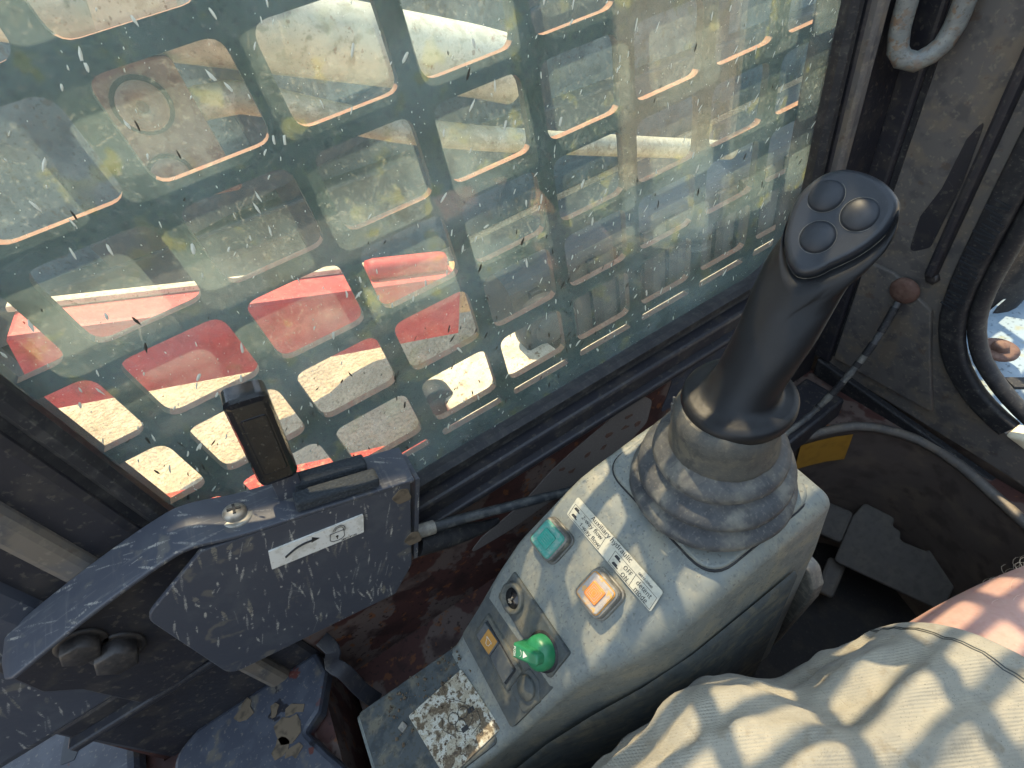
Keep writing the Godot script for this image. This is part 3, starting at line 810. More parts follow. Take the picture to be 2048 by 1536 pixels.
func build_window() -> void:
	# the punched steel guard outside the glass
	var t := thing("window_guard", "punched steel guard plate outside the side window, rounded square holes", "window guard")
	var plate := st()
	var edge := st()
	var wall := st()
	for c in range(-5, 12):
		for r in range(-8, 7):
			var slot := r == 6
			var z0 := -(c - 1.647) * P
			var y := 1.6 - (r + 0.267) * PY
			var top := y + 0.895 * PY
			var bot := y - 0.105 * PY
			var ht := y + 0.79 * PY
			var hb := y
			if slot:
				top = 1.6 - (5 + 0.267) * PY - 0.105 * PY
				bot = 1.225
				ht = 1.2655
				hb = 1.2578
			var x0 := -z0 + 0.0
			var cell := [Vector2(x0, bot), Vector2(x0 + P, bot), Vector2(x0 + P, top), Vector2(x0, top)]
			var hole := rounded([Vector2(x0 + 0.09 * P, hb), Vector2(x0 + 0.91 * P, hb), Vector2(x0 + 0.91 * P, ht), Vector2(x0 + 0.09 * P, ht)], 0.0035 if slot else 0.0092, 5)
			var m := hole.size()
			for layer in 2:
				var x := -0.314 if layer == 0 else -0.3205
				smooth(plate, false)
				for k in m:
					var a: Vector2 = hole[k]
					var b: Vector2 = hole[(k + 1) % m]
					var ca: Vector2 = cell[k / 6]
					var cb: Vector2 = cell[((k + 1) % m) / 6]
					if layer == 0:
						quad(plate, Vector3(x, a.y, -a.x), Vector3(x, ca.y, -ca.x), Vector3(x, cb.y, -cb.x), Vector3(x, b.y, -b.x))
					else:
						quad(plate, Vector3(x, b.y, -b.x), Vector3(x, cb.y, -cb.x), Vector3(x, ca.y, -ca.x), Vector3(x, a.y, -a.x))
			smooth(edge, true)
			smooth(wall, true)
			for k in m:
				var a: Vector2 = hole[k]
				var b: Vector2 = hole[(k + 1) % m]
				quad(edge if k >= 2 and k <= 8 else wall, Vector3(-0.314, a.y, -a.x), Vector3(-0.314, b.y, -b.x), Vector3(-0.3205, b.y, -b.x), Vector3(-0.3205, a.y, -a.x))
	part("guard_plate", done(plate), M.guard, t)
	part("sun_toned_sills", done(edge), M.guard_edge, t)  # only the bottom edges are pale: sunlight on them put into the colour
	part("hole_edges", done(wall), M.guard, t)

	# the pane, its films of dust and dried splashes
	t = thing("side_window", "dusty scratched side window pane with dried splashes, steel guard behind it", "window")
	var out := [[0.152, 1.257], [-0.432, 1.257], [-0.432, 2.09], [0.152, 2.09]]
	part("pane", side(-0.284, out, [0.01, 0.07, 0.03, 0.03], 0.004), M.glass, t)
	for k in 2:
		var x := -0.2885 if k == 0 else -0.2836
		var q := []
		for p in out:
			q.append(Vector2(-p[0], p[1]))
		var poly := rounded(q, [0.01, 0.07, 0.03, 0.03], 6)
		var s := st()
		var idx := Geometry2D.triangulate_polygon(poly)
		smooth(s, false)
		for i in idx:
			s.set_uv(Vector2((poly[i].x + 0.16) / 0.6 + k * 0.3, (2.1 - poly[i].y) / 0.6 + k * 0.37))
			s.add_vertex(Vector3(x, poly[i].y, -poly[i].x))
		var f := part("dust_film", done(s), M["film%d" % k], t)
		f.set_meta("kind", "stuff")
	var rng := RandomNumberGenerator.new()
	rng.seed = 21
	for pass_n in 2:
		var s := st()
		smooth(s, false)
		for i in (2200 if pass_n == 0 else 900):
			var z := rng.randf_range(-0.42, 0.14)
			var y := 1.262 + 0.36 * rng.randf()
			if pass_n == 1 and y > 1.40 and rng.randf() < 0.6:
				y = rng.randf_range(1.27, 1.40)
				z = rng.randf_range(-0.2, 0.145)
			var l := lerpf(0.00025, 0.0036, pow(rng.randf(), 6.0))
			var w := l * rng.randf_range(0.1, 0.28) + 0.00012
			var a := rng.randfn(1.15, 0.35)
			var dv := Vector3(0, sin(a), -cos(a)) * l
			var nv := Vector3(0, cos(a), sin(a)) * w
			var c := Vector3(-0.2834 + 0.0001 * pass_n, y, z)
			var ring := []
			for k in 8:
				var f := 0.7 + 0.5 * rng.randf()
				ring.append(c + dv * cos(TAU * k / 8) * f + nv * sin(TAU * k / 8) * f)
			for k in 8:
				tri(s, c + Vector3(0.0003, 0, 0), ring[k], ring[(k + 1) % 8])
		var o := part("dried_splashes", done(s), M.splash_light if pass_n == 0 else M.splash_dark, t)
		o.set_meta("kind", "stuff")

	# rubber that holds the pane
	t = thing("window_rubber", "black rubber gasket round the side window with a dusty outer lip", "rubber seal")
	var pth := [Vector3(-0.279, 2.1, 0.15), Vector3(-0.279, 1.26, 0.15)]
	for i in 41:
		pth.append(Vector3(-0.279, 1.259, lerpf(0.15, -0.362, i / 40.0)))
	for i in range(1, 10):
		var a := PI / 2 * i / 10
		pth.append(Vector3(-0.279, 1.329 - cos(a) * 0.07, -0.362 - sin(a) * 0.07))
	pth.append(Vector3(-0.279, 1.33, -0.432))
	pth.append(Vector3(-0.279, 2.1, -0.433))
	var sec := PackedVector2Array()
	for q in [[-0.009, -0.006], [0.006, -0.006], [0.010, 0.0], [0.006, 0.005], [0.002, 0.003], [-0.003, 0.009], [-0.008, 0.009], [-0.011, 0.004]]:
		sec.append(Vector2(q[0], q[1]))
	var s2 := st()
	sweep(s2, pth.slice(2), sec, Vector3(1, 0, 0), false)
	part("gasket", done(s2), M.rubber, t)
	s2 = st()
	sweep(s2, [Vector3(-0.279, 2.1, 0.153), Vector3(-0.279, 1.25, 0.153)], sec, Vector3(1, 0, 0), false)
	part("rear_gasket", done(s2), M.rubber, t)


func build_console() -> void:
	var t := thing("control_console", "grey green plastic control console with two square buttons, key switch and green knob", "control console")
	# [z, y of the outer edge, x of the inner edge, fall towards the seat, rounding inside]
	var stn := [[-0.2295, 1.262, -0.088, 0.1, 0.006], [-0.2285, 1.269, -0.0845, 0.1, 0.009], [-0.2255, 1.2735, -0.0825, 0.1, 0.011], [-0.22, 1.2742, -0.0815, 0.1, 0.012], [-0.16, 1.2665, -0.081, 0.1, 0.013], [-0.118, 1.2615, -0.081, 0.1, 0.014], [-0.104, 1.2588, -0.081, 0.1, 0.016], [-0.09, 1.253, -0.082, 0.1, 0.018], [-0.065, 1.2405, -0.087, 0.1, 0.016], [-0.046, 1.231, -0.093, 0.09, 0.014], [-0.038, 1.226, -0.096, 0.07, 0.012], [-0.03, 1.2185, -0.099, 0.06, 0.010], [-0.014, 1.2035, -0.104, 0.05, 0.010], [0.014, 1.172, -0.110, 0.05, 0.010], [0.034, 1.150, -0.114, 0.05, 0.010], [0.041, 1.142, -0.115, 0.04, 0.010], [0.047, 1.1365, -0.116, 0.02, 0.009], [0.056, 1.134, -0.116, 0.01, 0.008], [0.12, 1.132, -0.117, 0.0, 0.008], [0.145, 1.131, -0.117, 0.0, 0.006]]
	var rows := []
	for q in stn:
		var xo := -0.205
		var zf: float = clampf((q[0] + 0.2295) / 0.02, 0.0, 1.0)
		xo += 0.006 * (1.0 - zf)
		var yi: float = q[1] - q[3] * (q[2] - xo)
		var r := [Vector3(xo - 0.004, 0.95, q[0])]
		var ro := 0.007
		var low: float = q[1] - ro
		r.append(Vector3(xo - 0.002, low - 0.06, q[0]))
		for k in 5:
			var a := PI / 2 * k / 4
			r.append(Vector3(xo + ro - cos(a) * ro, low + sin(a) * ro, q[0]))
		for k in range(1, 6):
			var f := k / 6.0
			r.append(Vector3(lerpf(xo + ro, q[2] - q[4], f), lerpf(q[1], yi, f), q[0]))
		for k in 6:
			var a := PI / 2 * k / 5
			r.append(Vector3(q[2] - q[4] + sin(a) * q[4], yi - q[4] + cos(a) * q[4], q[0]))
		r.append(Vector3(q[2] + 0.003, yi - 0.07, q[0]))
		r.append(Vector3(q[2] + 0.006, 0.95, q[0]))
		rows.append(r)
	var s := st()
	grid(s, rows)
	var fr: Array = rows[0].duplicate()
	fan(s, fr)
	part("console_body", done(s), M.console, t)
	# lower skirt towards the seat
	s = st()
	var sk := []
	for q in [[-0.2, 1.19, -0.0735], [-0.15, 1.185, -0.0735], [-0.1, 1.18, -0.074], [-0.06, 1.165, -0.080], [-0.02, 1.14, -0.091], [0.02, 1.11, -0.101], [0.06, 1.08, -0.107], [0.14, 1.07, -0.108]]:
		sk.append([Vector3(q[2] - 0.003, q[1] + 0.004, q[0]), Vector3(q[2], q[1], q[0]), Vector3(q[2] + 0.003, 0.86, q[0])])
	grid(s, sk)
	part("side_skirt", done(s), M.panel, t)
	# raised plate under the boot
	var nT := Vector3(0.1, 1, 0.1).normalized()
	var fT := up_basis(nT)
	var o := Vector3(-0.1438, 1.2610, -0.1723)
	part("boot_plate", slab(o + nT * 0.0032, fT.x, -fT.z, rounded([Vector2(-0.054, -0.050), Vector2(0.0535, -0.047), Vector2(0.0535, 0.049), Vector2(-0.054, 0.049)], 0.02, 7), 0.006, 0.0018), M.console, t)
	part("plate_shadow_gap", slab(o + nT * 0.0009, fT.x, -fT.z, rounded([Vector2(-0.0552, -0.0512), Vector2(0.0547, -0.0482), Vector2(0.0547, 0.0502), Vector2(-0.0552, 0.0502)], 0.021, 7), 0.003, 0.0004), M.rubber, t)

	# label and push buttons on the sloping face
	var nb := Vector3(0.1, 1, 0.5).normalized()
	var oTL := Vector3(-0.1926, 1.2532, -0.0930)
	var uL := Vector3(0.0894, -0.0067, -0.0044).normalized()
	uL = (uL - nb * uL.dot(nb)).normalized()
	var vL := nb.cross(uL)          # up the face
	vL = (vL + uL * -0.18).normalized()
	var lab := part("label_plate", slab(oTL + nb * 0.0011, uL, vL, rounded([Vector2(0, -0.0158), Vector2(0.0895, -0.0158), Vector2(0.0895, 0), Vector2(0, 0)], 0.0016, 3), 0.0008), M.label, t)
	var at := func(a: float, b: float) -> Vector3: return oTL + nb * 0.00125 + uL * 0.0895 * a - vL * 0.0158 * b
	var up := nb.cross(uL)
	letters(lab, "Auxiliary hydraulic", at.call(0.21, 0.15), uL, nb, 0.0033, M.ink, 1.12)
	letters(lab, "2-way flow", at.call(0.135, 0.48), uL, nb, 0.0029, M.ink, 1.15)
	letters(lab, "1-way flow", at.call(0.15, 0.80), uL, nb, 0.0029, M.ink, 1.15)
	letters(lab, "OFF", at.call(0.655, 0.55), uL, nb, 0.0029, M.ink, 1.1)
	letters(lab, "ON", at.call(0.665, 0.85), uL, nb, 0.0029, M.ink, 1.1)
	letters(lab, "detent", at.call(0.80, 0.56), uL, nb, 0.0030, M.ink, 1.1)
	letters(lab, "mode", at.call(0.81, 0.84), uL, nb, 0.0030, M.ink, 1.1)
	letters(lab, "08810-30049", at.call(0.775, 0.24), uL, nb, 0.0016, M.ink, 1.0)
	var line := func(a: Vector3, b: Vector3) -> void:
		var ss := st()
		sweep(ss, [a, b], rect(0.00022, 0.0002), nb, false)
		part("border_line", done(ss), M.ink, lab)
	for q in [[0.02, 0.33, 0.405, 0.33], [0.405, 0.33, 0.405, 0.94], [0.405, 0.94, 0.02, 0.94], [0.02, 0.94, 0.02, 0.33], [0.53, 0.38, 0.985, 0.38], [0.985, 0.38, 0.985, 0.95], [0.985, 0.95, 0.53, 0.95], [0.53, 0.95, 0.53, 0.38], [0.765, 0.38, 0.765, 0.95]]:
		line.call(at.call(q[0], q[1]), at.call(q[2], q[3]))
	for q in [[0.065, 0.47], [0.075, 0.78], [0.58, 0.52], [0.59, 0.82]]:
		var p0: Vector3 = at.call(q[0], q[1])
		part("switch_symbol", slab(p0, uL, vL, PackedVector2Array([Vector2(-0.0028, -0.0010), Vector2(0.0030, -0.0010), Vector2(0.0030, -0.0002), Vector2(0.0016, -0.0001), Vector2(0.0015, 0.0011), Vector2(-0.0018, 0.0011), Vector2(-0.0019, 0.0001), Vector2(-0.0028, 0.0)]), 0.0003), M.ink, lab)
	var fb := up_basis(nb)
	for k in 2:
		var c := Vector3(-0.1832, 1.2362, -0.0602) if k == 0 else Vector3(-0.1312, 1.2336, -0.0655)
		var ux := fb.x.rotated(nb, 0.03)
		var vx := nb.cross(ux)
		var b := part("push_button", slab(c + nb * 0.0096, ux, vx, rect(0.0262, 0.0262, 0.0062, 5), 0.0105, 0.0026), M.bezel if k == 0 else M.bezel_pale, t)
		b.set_meta("label", "teal square push button, dusty" if k == 0 else "orange square push button with worn cap")
		part("collar", slab(c + nb * 0.0022, ux, vx, rect(0.0284, 0.0284, 0.0068, 5), 0.004, 0.0012), M.bezel if k == 0 else M.bezel_pale, b)
		part("cap", slab(c + nb * 0.0114, ux, vx, rect(0.0206, 0.0206, 0.0028, 4), 0.004, 0.001), M.teal_dusty if k == 0 else M.orange_dusty, b)
		part("cap_edge", slab(c + nb * 0.0103, ux, vx, rect(0.0216, 0.0216, 0.0033, 4), 0.002, 0.0004), M.teal if k == 0 else M.amber, b)
		part("lens", slab(c + nb * 0.0126, ux, vx, rect(0.0118, 0.0118, 0.0012, 3), 0.003, 0.0007), M.teal if k == 0 else M.orange, b)
		for w in ([0.0082, 0.0056, 0.003] if k == 1 else []):
			for sgn in [-1, 1]:
				part("groove", slab(c + nb * 0.01275 + vx * w * 0.5 * sgn, ux, vx, rect(w, 0.0003), 0.0003), M.orange_dusty, b)
				part("groove", slab(c + nb * 0.01275 + ux * w * 0.5 * sgn, ux, vx, rect(0.0003, w), 0.0003), M.orange_dusty, b)
		for w in (range(-2, 3) if k == 0 else []):
			part("groove", slab(c + nb * 0.01275 + vx * 0.0017 * w, ux, vx, rect(0.0078, 0.0003), 0.0003), M.teal_dusty, b)

	# steep face: key switch, knob, rocker, blanking plug
	var n2 := Vector3(0.05, 1, 1.0).normalized()
	var f2 := up_basis(n2)
	var u2 := f2.x
	var v2 := n2.cross(u2)
	var lift := func(p: Vector3) -> Vector3:
		var y := 1.2035 - (p.z + 0.014) * 1.115 - 0.05 * (p.x + 0.205)
		return Vector3(p.x, y, p.z)
	part("shade_toned_face", slab(lift.call(Vector3(-0.1555, 0, 0.0085)) + n2 * 0.0006, u2, v2, rounded([Vector2(-0.046, -0.040), Vector2(0.036, -0.040), Vector2(0.044, 0.035), Vector2(-0.046, 0.035)], 0.004, 3), 0.003, 0.0005), M.panel, t)  # dark slab: dirt and the deeper shade of this face, both in its colour
	part("shade_toned_shelf", level(1.1346, [[-0.203, 0.052], [-0.121, 0.050], [-0.121, 0.142], [-0.203, 0.142]], 0.004, 0.01, 0.0006), M.panel, t)  # same dark slab on the shelf, its shade painted in with the dirt
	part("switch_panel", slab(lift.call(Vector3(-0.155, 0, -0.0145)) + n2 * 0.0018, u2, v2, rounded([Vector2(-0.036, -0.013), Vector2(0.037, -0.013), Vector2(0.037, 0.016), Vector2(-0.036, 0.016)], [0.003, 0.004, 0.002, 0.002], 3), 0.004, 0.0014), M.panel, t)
	var ks: Vector3 = lift.call(Vector3(-0.178, 0, -0.0145)) + n2 * 0.0016
	b_key(t, ks, n2)
	var kc: Vector3 = lift.call(Vector3(-0.1335, 0, -0.0135)) + n2 * 0.0016
	var kn := part("wiper_knob", turned(kc, up_basis(n2), [[0.0122, 0.0], [0.0122, 0.005], [0.0112, 0.0085], [0.0080, 0.0108], [0.004, 0.0116], [0.0, 0.0118]], 36), M.knob, t)
	part("knob_seat", turned(kc, up_basis(n2), [[0.0145, -0.001], [0.0142, 0.0008], [0.012, 0.0012]], 36), M.rubber, kn)
	var kd := (u2 * -0.80 + v2 * -0.60).normalized()
	var kx := n2.cross(kd)
	s = st()
	prism(s, kc + n2 * 0.0165, kd, kx, rounded([Vector2(-0.0095, -0.0046), Vector2(0.0155, -0.0052), Vector2(0.0155, 0.0052), Vector2(-0.0095, 0.0046)], [0.0045, 0.001, 0.001, 0.0045], 4), 0.0140, 0.0016)
	part("pointer", done(s), M.knob, kn)
	var kt := kc + n2 * 0.0167
	part("arrow_mark", slab(kt + kd * 0.0035, kx, -kd, PackedVector2Array([Vector2(-0.0024, -0.0012), Vector2(0.0024, -0.0012), Vector2(0, 0.0028)]), 0.0003), M.print_white, kn)
	var wp := []
	for i in 9:
		var a := PI * (0.2 + 0.6 * i / 8.0)
		wp.append(kt + kd * (0.0095 - 0.0032 * sin(a)) + kx * 0.0028 * cos(a))
	part("wiper_mark", tube(wp, 0.00018, 5, n2), M.print_white, kn)
	letters(kn, "PUSH", kt + kd * 0.0132, kx, n2, 0.0022, M.print_white, 0.9, true)
	var rc: Vector3 = lift.call(Vector3(-0.1646, 0, 0.0158))
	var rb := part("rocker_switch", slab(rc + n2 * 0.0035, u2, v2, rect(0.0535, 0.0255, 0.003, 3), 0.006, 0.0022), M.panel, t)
	part("rocker_frame", slab(rc + n2 * 0.0040, u2, v2, rect(0.0450, 0.0182, 0.0014, 3), 0.002, 0.0006), M.rubber, rb)
	var ra := u2.rotated(v2, 0.10)
	part("rocker_half", slab(rc + n2 * 0.0052 + u2 * 0.0098, u2.rotated(v2, -0.06), v2, rect(0.0232, 0.0162, 0.0008, 3), 0.004, 0.0006), M.rocker, rb)
	part("rocker_half", slab(rc + n2 * 0.0056 - u2 * 0.0118, ra, v2, rect(0.0196, 0.0162, 0.0008, 3), 0.004, 0.0006), M.rocker, rb)
	part("amber_window", slab(rc + n2 * 0.0057 - u2 * 0.0095, ra, v2, rect(0.0125, 0.0156, 0.0004, 2), 0.003, 0.0003), M.ochre, rb)
	var hp := []
	for q in [[-0.0032, 0.0022], [0.0034, 0.0022], [0.0034, 0.0014], [0.0026, 0.0013], [0.0022, -0.0024], [0.0006, -0.0034], [-0.0010, -0.0030], [-0.0024, 0.0013], [-0.0032, 0.0014], [-0.0032, 0.0022]]:
		hp.append(rc + n2 * 0.00595 - u2 * 0.0095 + ra * q[0] + v2 * q[1])
	part("lamp_symbol", tube(hp, 0.0002, 5, n2), M.print_white, rb)
	var pc: Vector3 = lift.call(Vector3(-0.1285, 0, 0.0098))
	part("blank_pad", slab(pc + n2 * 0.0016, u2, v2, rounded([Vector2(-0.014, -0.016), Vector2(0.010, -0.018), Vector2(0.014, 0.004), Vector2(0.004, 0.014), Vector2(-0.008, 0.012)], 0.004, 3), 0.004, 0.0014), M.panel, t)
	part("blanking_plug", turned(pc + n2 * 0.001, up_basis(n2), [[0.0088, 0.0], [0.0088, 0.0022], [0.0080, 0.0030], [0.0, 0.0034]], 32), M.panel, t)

	# lower shelf with the worn white decal
	var dc := part("decal", slab(Vector3(-0.152, 1.1362, 0.0735), Vector3(0.988, 0, -0.155), Vector3(-0.12, 0, -0.99), rounded([Vector2(-0.0283, -0.0275), Vector2(0.0283, -0.0265), Vector2(0.0283, 0.0262), Vector2(-0.0283, 0.0262)], 0.0012, 2), 0.0022, 0.0006), M.sticker, t)
	dc.set_meta("label", "mud spotted white decal with ring diagram and letter B")
	letters(dc, "B", Vector3(-0.1335, 1.1364, 0.0585), Vector3(0.35, 0, -0.9), Vector3.UP, 0.0042, M.ink, 1.1, true)
	for q in [[-0.154, 0.0735, 0.0042], [-0.1465, 0.0705, 0.0042], [-0.1535, 0.0650, 0.0042]]:
		var ring := []
		for i in 25:
			ring.append(Vector3(q[0] + cos(TAU * i / 24) * q[2], 1.1366, q[1] + sin(TAU * i / 24) * q[2]))
		part("ring_mark", tube(ring, 0.00025, 5, Vector3(0.01, 1, 0.02)), M.ink, dc)
	for q in [[[-0.170, 0.072], [-0.160, 0.062], [-0.1535, 0.0585]], [[-0.1535, 0.0585], [-0.146, 0.060], [-0.142, 0.066]], [[-0.160, 0.080], [-0.152, 0.084], [-0.143, 0.078]], [[-0.149, 0.0545], [-0.140, 0.056], [-0.136, 0.066]]]:
		var l := []
		for p in q:
			l.append(Vector3(p[0], 1.1366, p[1]))
		part("line_mark", tube(curve(l, 10), 0.0002, 5, Vector3(0.01, 1, 0.02)), M.ink, dc)
	for q in [[-0.1515, 0.0585], [-0.1425, 0.0685]]:
		part("arrow_block", level(1.1367, [[q[0] - 0.0018, q[1] - 0.0028], [q[0] + 0.0018, q[1] - 0.0028], [q[0] + 0.0018, q[1] + 0.0028], [q[0] - 0.0018, q[1] + 0.0028]], 0.0, 0.0004), M.ink, dc)
	var rng := RandomNumberGenerator.new()
	rng.seed = 8
	s = st()
	for i in 150:
		var x := rng.randf_range(-0.2, -0.12)
		var z := rng.randf_range(0.05, 0.13)
		if rng.randf() < 0.6:
			x = rng.randf_range(-0.203, -0.175)
			z = rng.randf_range(0.045, 0.12)
		var r := lerpf(0.0004, 0.0022, pow(rng.randf(), 3.0))
		box(s, Vector3(x, 1.1368 + r * 0.3, z), Vector3(r, r * 0.8, r * 1.2), Basis(Vector3(rng.randf(), rng.randf(), 0.3).normalized(), rng.randf() * 3.0))
	var cr := part("dirt_crumbs", done(s), M.dirt, t)
	cr.set_meta("kind", "stuff")
	s = st()
	box(s, Vector3(-0.172, 1.135, 0.112), Vector3(0.006, 0.004, 0.006), Basis(Vector3.UP, 0.4), 0.001, 0.0006)
	part("fixing_clip", done(s), M.bezel_pale, t)

func b_key(t: Node, ks: Vector3, n2: Vector3) -> void:
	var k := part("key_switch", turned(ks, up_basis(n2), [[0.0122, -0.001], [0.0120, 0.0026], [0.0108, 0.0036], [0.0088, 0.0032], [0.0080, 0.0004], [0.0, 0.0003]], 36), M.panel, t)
	part("key_barrel", turned(ks, up_basis(n2), [[0.0079, 0.0005], [0.0078, 0.0007], [0.0, 0.0008]], 30), M.gloss_black, k)
	var f := up_basis(n2)
	var s := st()
	box(s, ks + n2 * 0.0016 + f.z * 0.0018, Vector3(0.0012, 0.0012, 0.006), f, 0.0, 0.0003)
	box(s, ks + n2 * 0.0018 + f.z * 0.003, Vector3(0.004, 0.001, 0.0016), f, 0.0, 0.0003)
	part("key_slot", done(s), M.zinc, k)


func build_joystick() -> void:
	var t := thing("joystick", "black joystick with three thumb buttons on a ribbed grey rubber boot", "joystick")
	var bc := Vector3(-0.1405, 1.2635, -0.1722)
	var s := st()
	var prof := [[0.050, -0.002], [0.0545, 0.0], [0.0558, 0.0035], [0.0550, 0.0075], [0.0500, 0.0102], [0.0462, 0.0112], [0.0455, 0.0130], [0.0492, 0.0155], [0.0515, 0.0190], [0.0508, 0.0232], [0.0455, 0.0268], [0.0398, 0.0282], [0.0382, 0.0302], [0.0412, 0.0328], [0.0432, 0.0362], [0.0424, 0.0404], [0.0386, 0.0440], [0.0345, 0.0456], [0.0335, 0.0505]]
	lathe(s, bc, Basis(), prof, 72, 0.0009, 3, Vector3(0.02, 0, -0.14))
	part("boot", done(s), M.boot, t)
	var cc := bc + Vector3(0.001, 0.0485, -0.0070)
	var cl := part("boot_collar", turned(cc, Basis(), [[0.0340, -0.006], [0.0346, -0.002], [0.0344, 0.001], [0.0334, 0.004], [0.0324, 0.016], [0.0315, 0.026], [0.027, 0.030]], 48), M.collar, t)
	s = st()
	for a in [2.45, 2.62]:
		box(s, cc + Vector3(cos(a) * 0.0326, 0.014, sin(a) * 0.0326), Vector3(0.0016, 0.024, 0.0012), Basis(Vector3.UP, -a))
	part("mould_seam", done(s), M.boot, cl)
	# handle: a flange, a leaning stem and a head
	var H := Vector3(-0.138, 1.4385, -0.246)
	var fu := Vector3(0.957, 0, -0.29)
	var fv := Vector3(-0.2094, 0.6917, -0.6911)
	var fn := Vector3(0.2006, 0.7222, 0.662)
	var mm := [[-10.8, 25.7], [-1.3, 25.0], [9.0, 21.5], [17.1, 15.4], [20.0, 9.0], [19.0, -2.4], [12.8, -14.1], [3.2, -24.4], [-3.9, -30.9], [-11.1, -31.8], [-18.3, -25.9], [-24.1, -16.0], [-26.9, -4.1], [-27.1, 6.9], [-23.5, 16.4], [-17.9, 22.6]]
	var raw := []
	for q in mm:
		raw.append(Vector3(q[0], q[1], 0) * 0.001)
	raw.append(raw[0])
	var c3 := curve(raw, 200)
	var mid := Vector2(-0.004, -0.001)
	var N := 64
	var shape := PackedVector2Array()
	for i in N:
		var a := TAU * i / N
		var best := 9.0
		var hit := Vector2.ZERO
		for p in c3:
			var d := Vector2(p.x, p.y) - mid
			var e := absf(wrapf(d.angle() - a, -PI, PI))
			if e < best:
				best = e
				hit = Vector2(cos(a), sin(a)) * d.length()
		shape.append(hit)
	var rows := []
	var ring := func(c: Vector3, f: float, k: float, r: float, mix_shape: float) -> Array:
		var x := Vector3(1, 0, 0).lerp(fu, f).normalized()
		var y := Vector3(0, 0, -1).lerp(fv, f).normalized()
		var out := []
		for i in N:
			var a := TAU * i / N
			var p := (Vector2(cos(a), sin(a)) * r).lerp(shape[i] * k, mix_shape)
			out.append(c + x * p.x + y * p.y)
		return out
	var hc := H + fu * mid.x + fv * mid.y
	for q in [[1.3360, 0.027], [1.3372, 0.0318], [1.3395, 0.0334], [1.3425, 0.0338], [1.3450, 0.0333], [1.3464, 0.0322], [1.3473, 0.0290], [1.3480, 0.0250], [1.3492, 0.0222]]:
		rows.append(ring.call(Vector3(-0.1395, q[0], -0.186 - (q[0] - 1.336) * 0.3), 0.0, 1.0, q[1], 0.0))
	for q in [[1.3520, -0.1915, 0.0209, 0.05], [1.3585, -0.196, 0.0204, 0.15], [1.370, -0.2035, 0.0206, 0.3], [1.384, -0.2116, 0.0214, 0.5]]:
		rows.append(ring.call(Vector3(-0.1395, q[0], q[1]), q[3], 0.9, q[2], maxf(0.0, q[3] - 0.3) * 1.2))
	var ax := Vector3(0.0, 0.85, -0.52)
	rows.append(ring.call(hc - ax * 0.038, 0.72, 0.88, 0.0235, 0.45))
	rows.append(ring.call(hc - ax * 0.028, 0.86, 0.92, 0.024, 0.75))
	rows.append(ring.call(hc - ax * 0.018 + fu * 0.003, 0.95, 1.0, 0.024, 0.95))
	rows.append(ring.call(hc - ax * 0.010 + fu * 0.0035, 1.0, 1.04, 0.023, 1.0))
	rows.append(ring.call(hc - ax * 0.006 + fu * 0.002, 1.0, 1.03, 0.023, 1.0))
	rows.append(ring.call(hc - fn * 0.0050, 1.0, 1.0, 0.023, 1.0))
	s = st()
	grid(s, rows, true)
	fan(s, rows[0], true)
	part("handle_grip", done(s), M.grip, t)
	rows = []
	for q in [[-0.0048, 0.992], [-0.0038, 0.998], [-0.0022, 0.992], [-0.0006, 0.970], [0.0006, 0.93], [0.0012, 0.88], [0.0012, 0.82], [0.0008, 0.70], [0.0004, 0.4]]:
		rows.append(ring.call(hc + fn * q[0], 1.0, q[1], 0.02, 1.0))
	s = st()
	grid(s, rows, true)
	fan(s, rows[-1])
	part("head_cap", done(s), M.grip_face, t)
	var seam: Array = ring.call(hc - fn * 0.0049, 1.0, 1.003, 0.02, 1.0)
	seam.append(seam[0])
	part("seam_line", tube(seam, 0.00018, 5, fn), M.bezel, t)
	for q in [[-13.3, 10.1], [5.4, 3.7], [-8.5, -11.1]]:
		var c: Vector3 = H + fu * q[0] * 0.001 + fv * q[1] * 0.001 + fn * 0.0003
		var b := part("thumb_button", turned(c, up_basis(fn), [[0.0084, 0.0], [0.0083, 0.0007], [0.0070, 0.0016], [0.0046, 0.0027], [0.0020, 0.0033], [0.0, 0.0034]], 36), M.button_black, t)
		var rr := []
		var f := up_basis(fn)
		for i in 41:
			rr.append(c + fn * 0.0004 + (f.x * cos(TAU * i / 40) + f.z * sin(TAU * i / 40)) * 0.0088)
		part("dust_ring", tube(rr, 0.00013, 5, fn), M.bezel, b)
	part("red_paint_dab", slab(Vector3(-0.1612, 1.4085, -0.2335), Vector3(0.35, 0.35, -0.86).normalized(), Vector3(0.3, 0.85, 0.43).normalized(), rounded([Vector2(-0.0008, -0.0042), Vector2(0.0006, -0.001), Vector2(0.0016, 0.0022), Vector2(0.0, 0.0042), Vector2(-0.0016, 0.002)], 0.0006, 3), 0.004), M.red_paint, t)


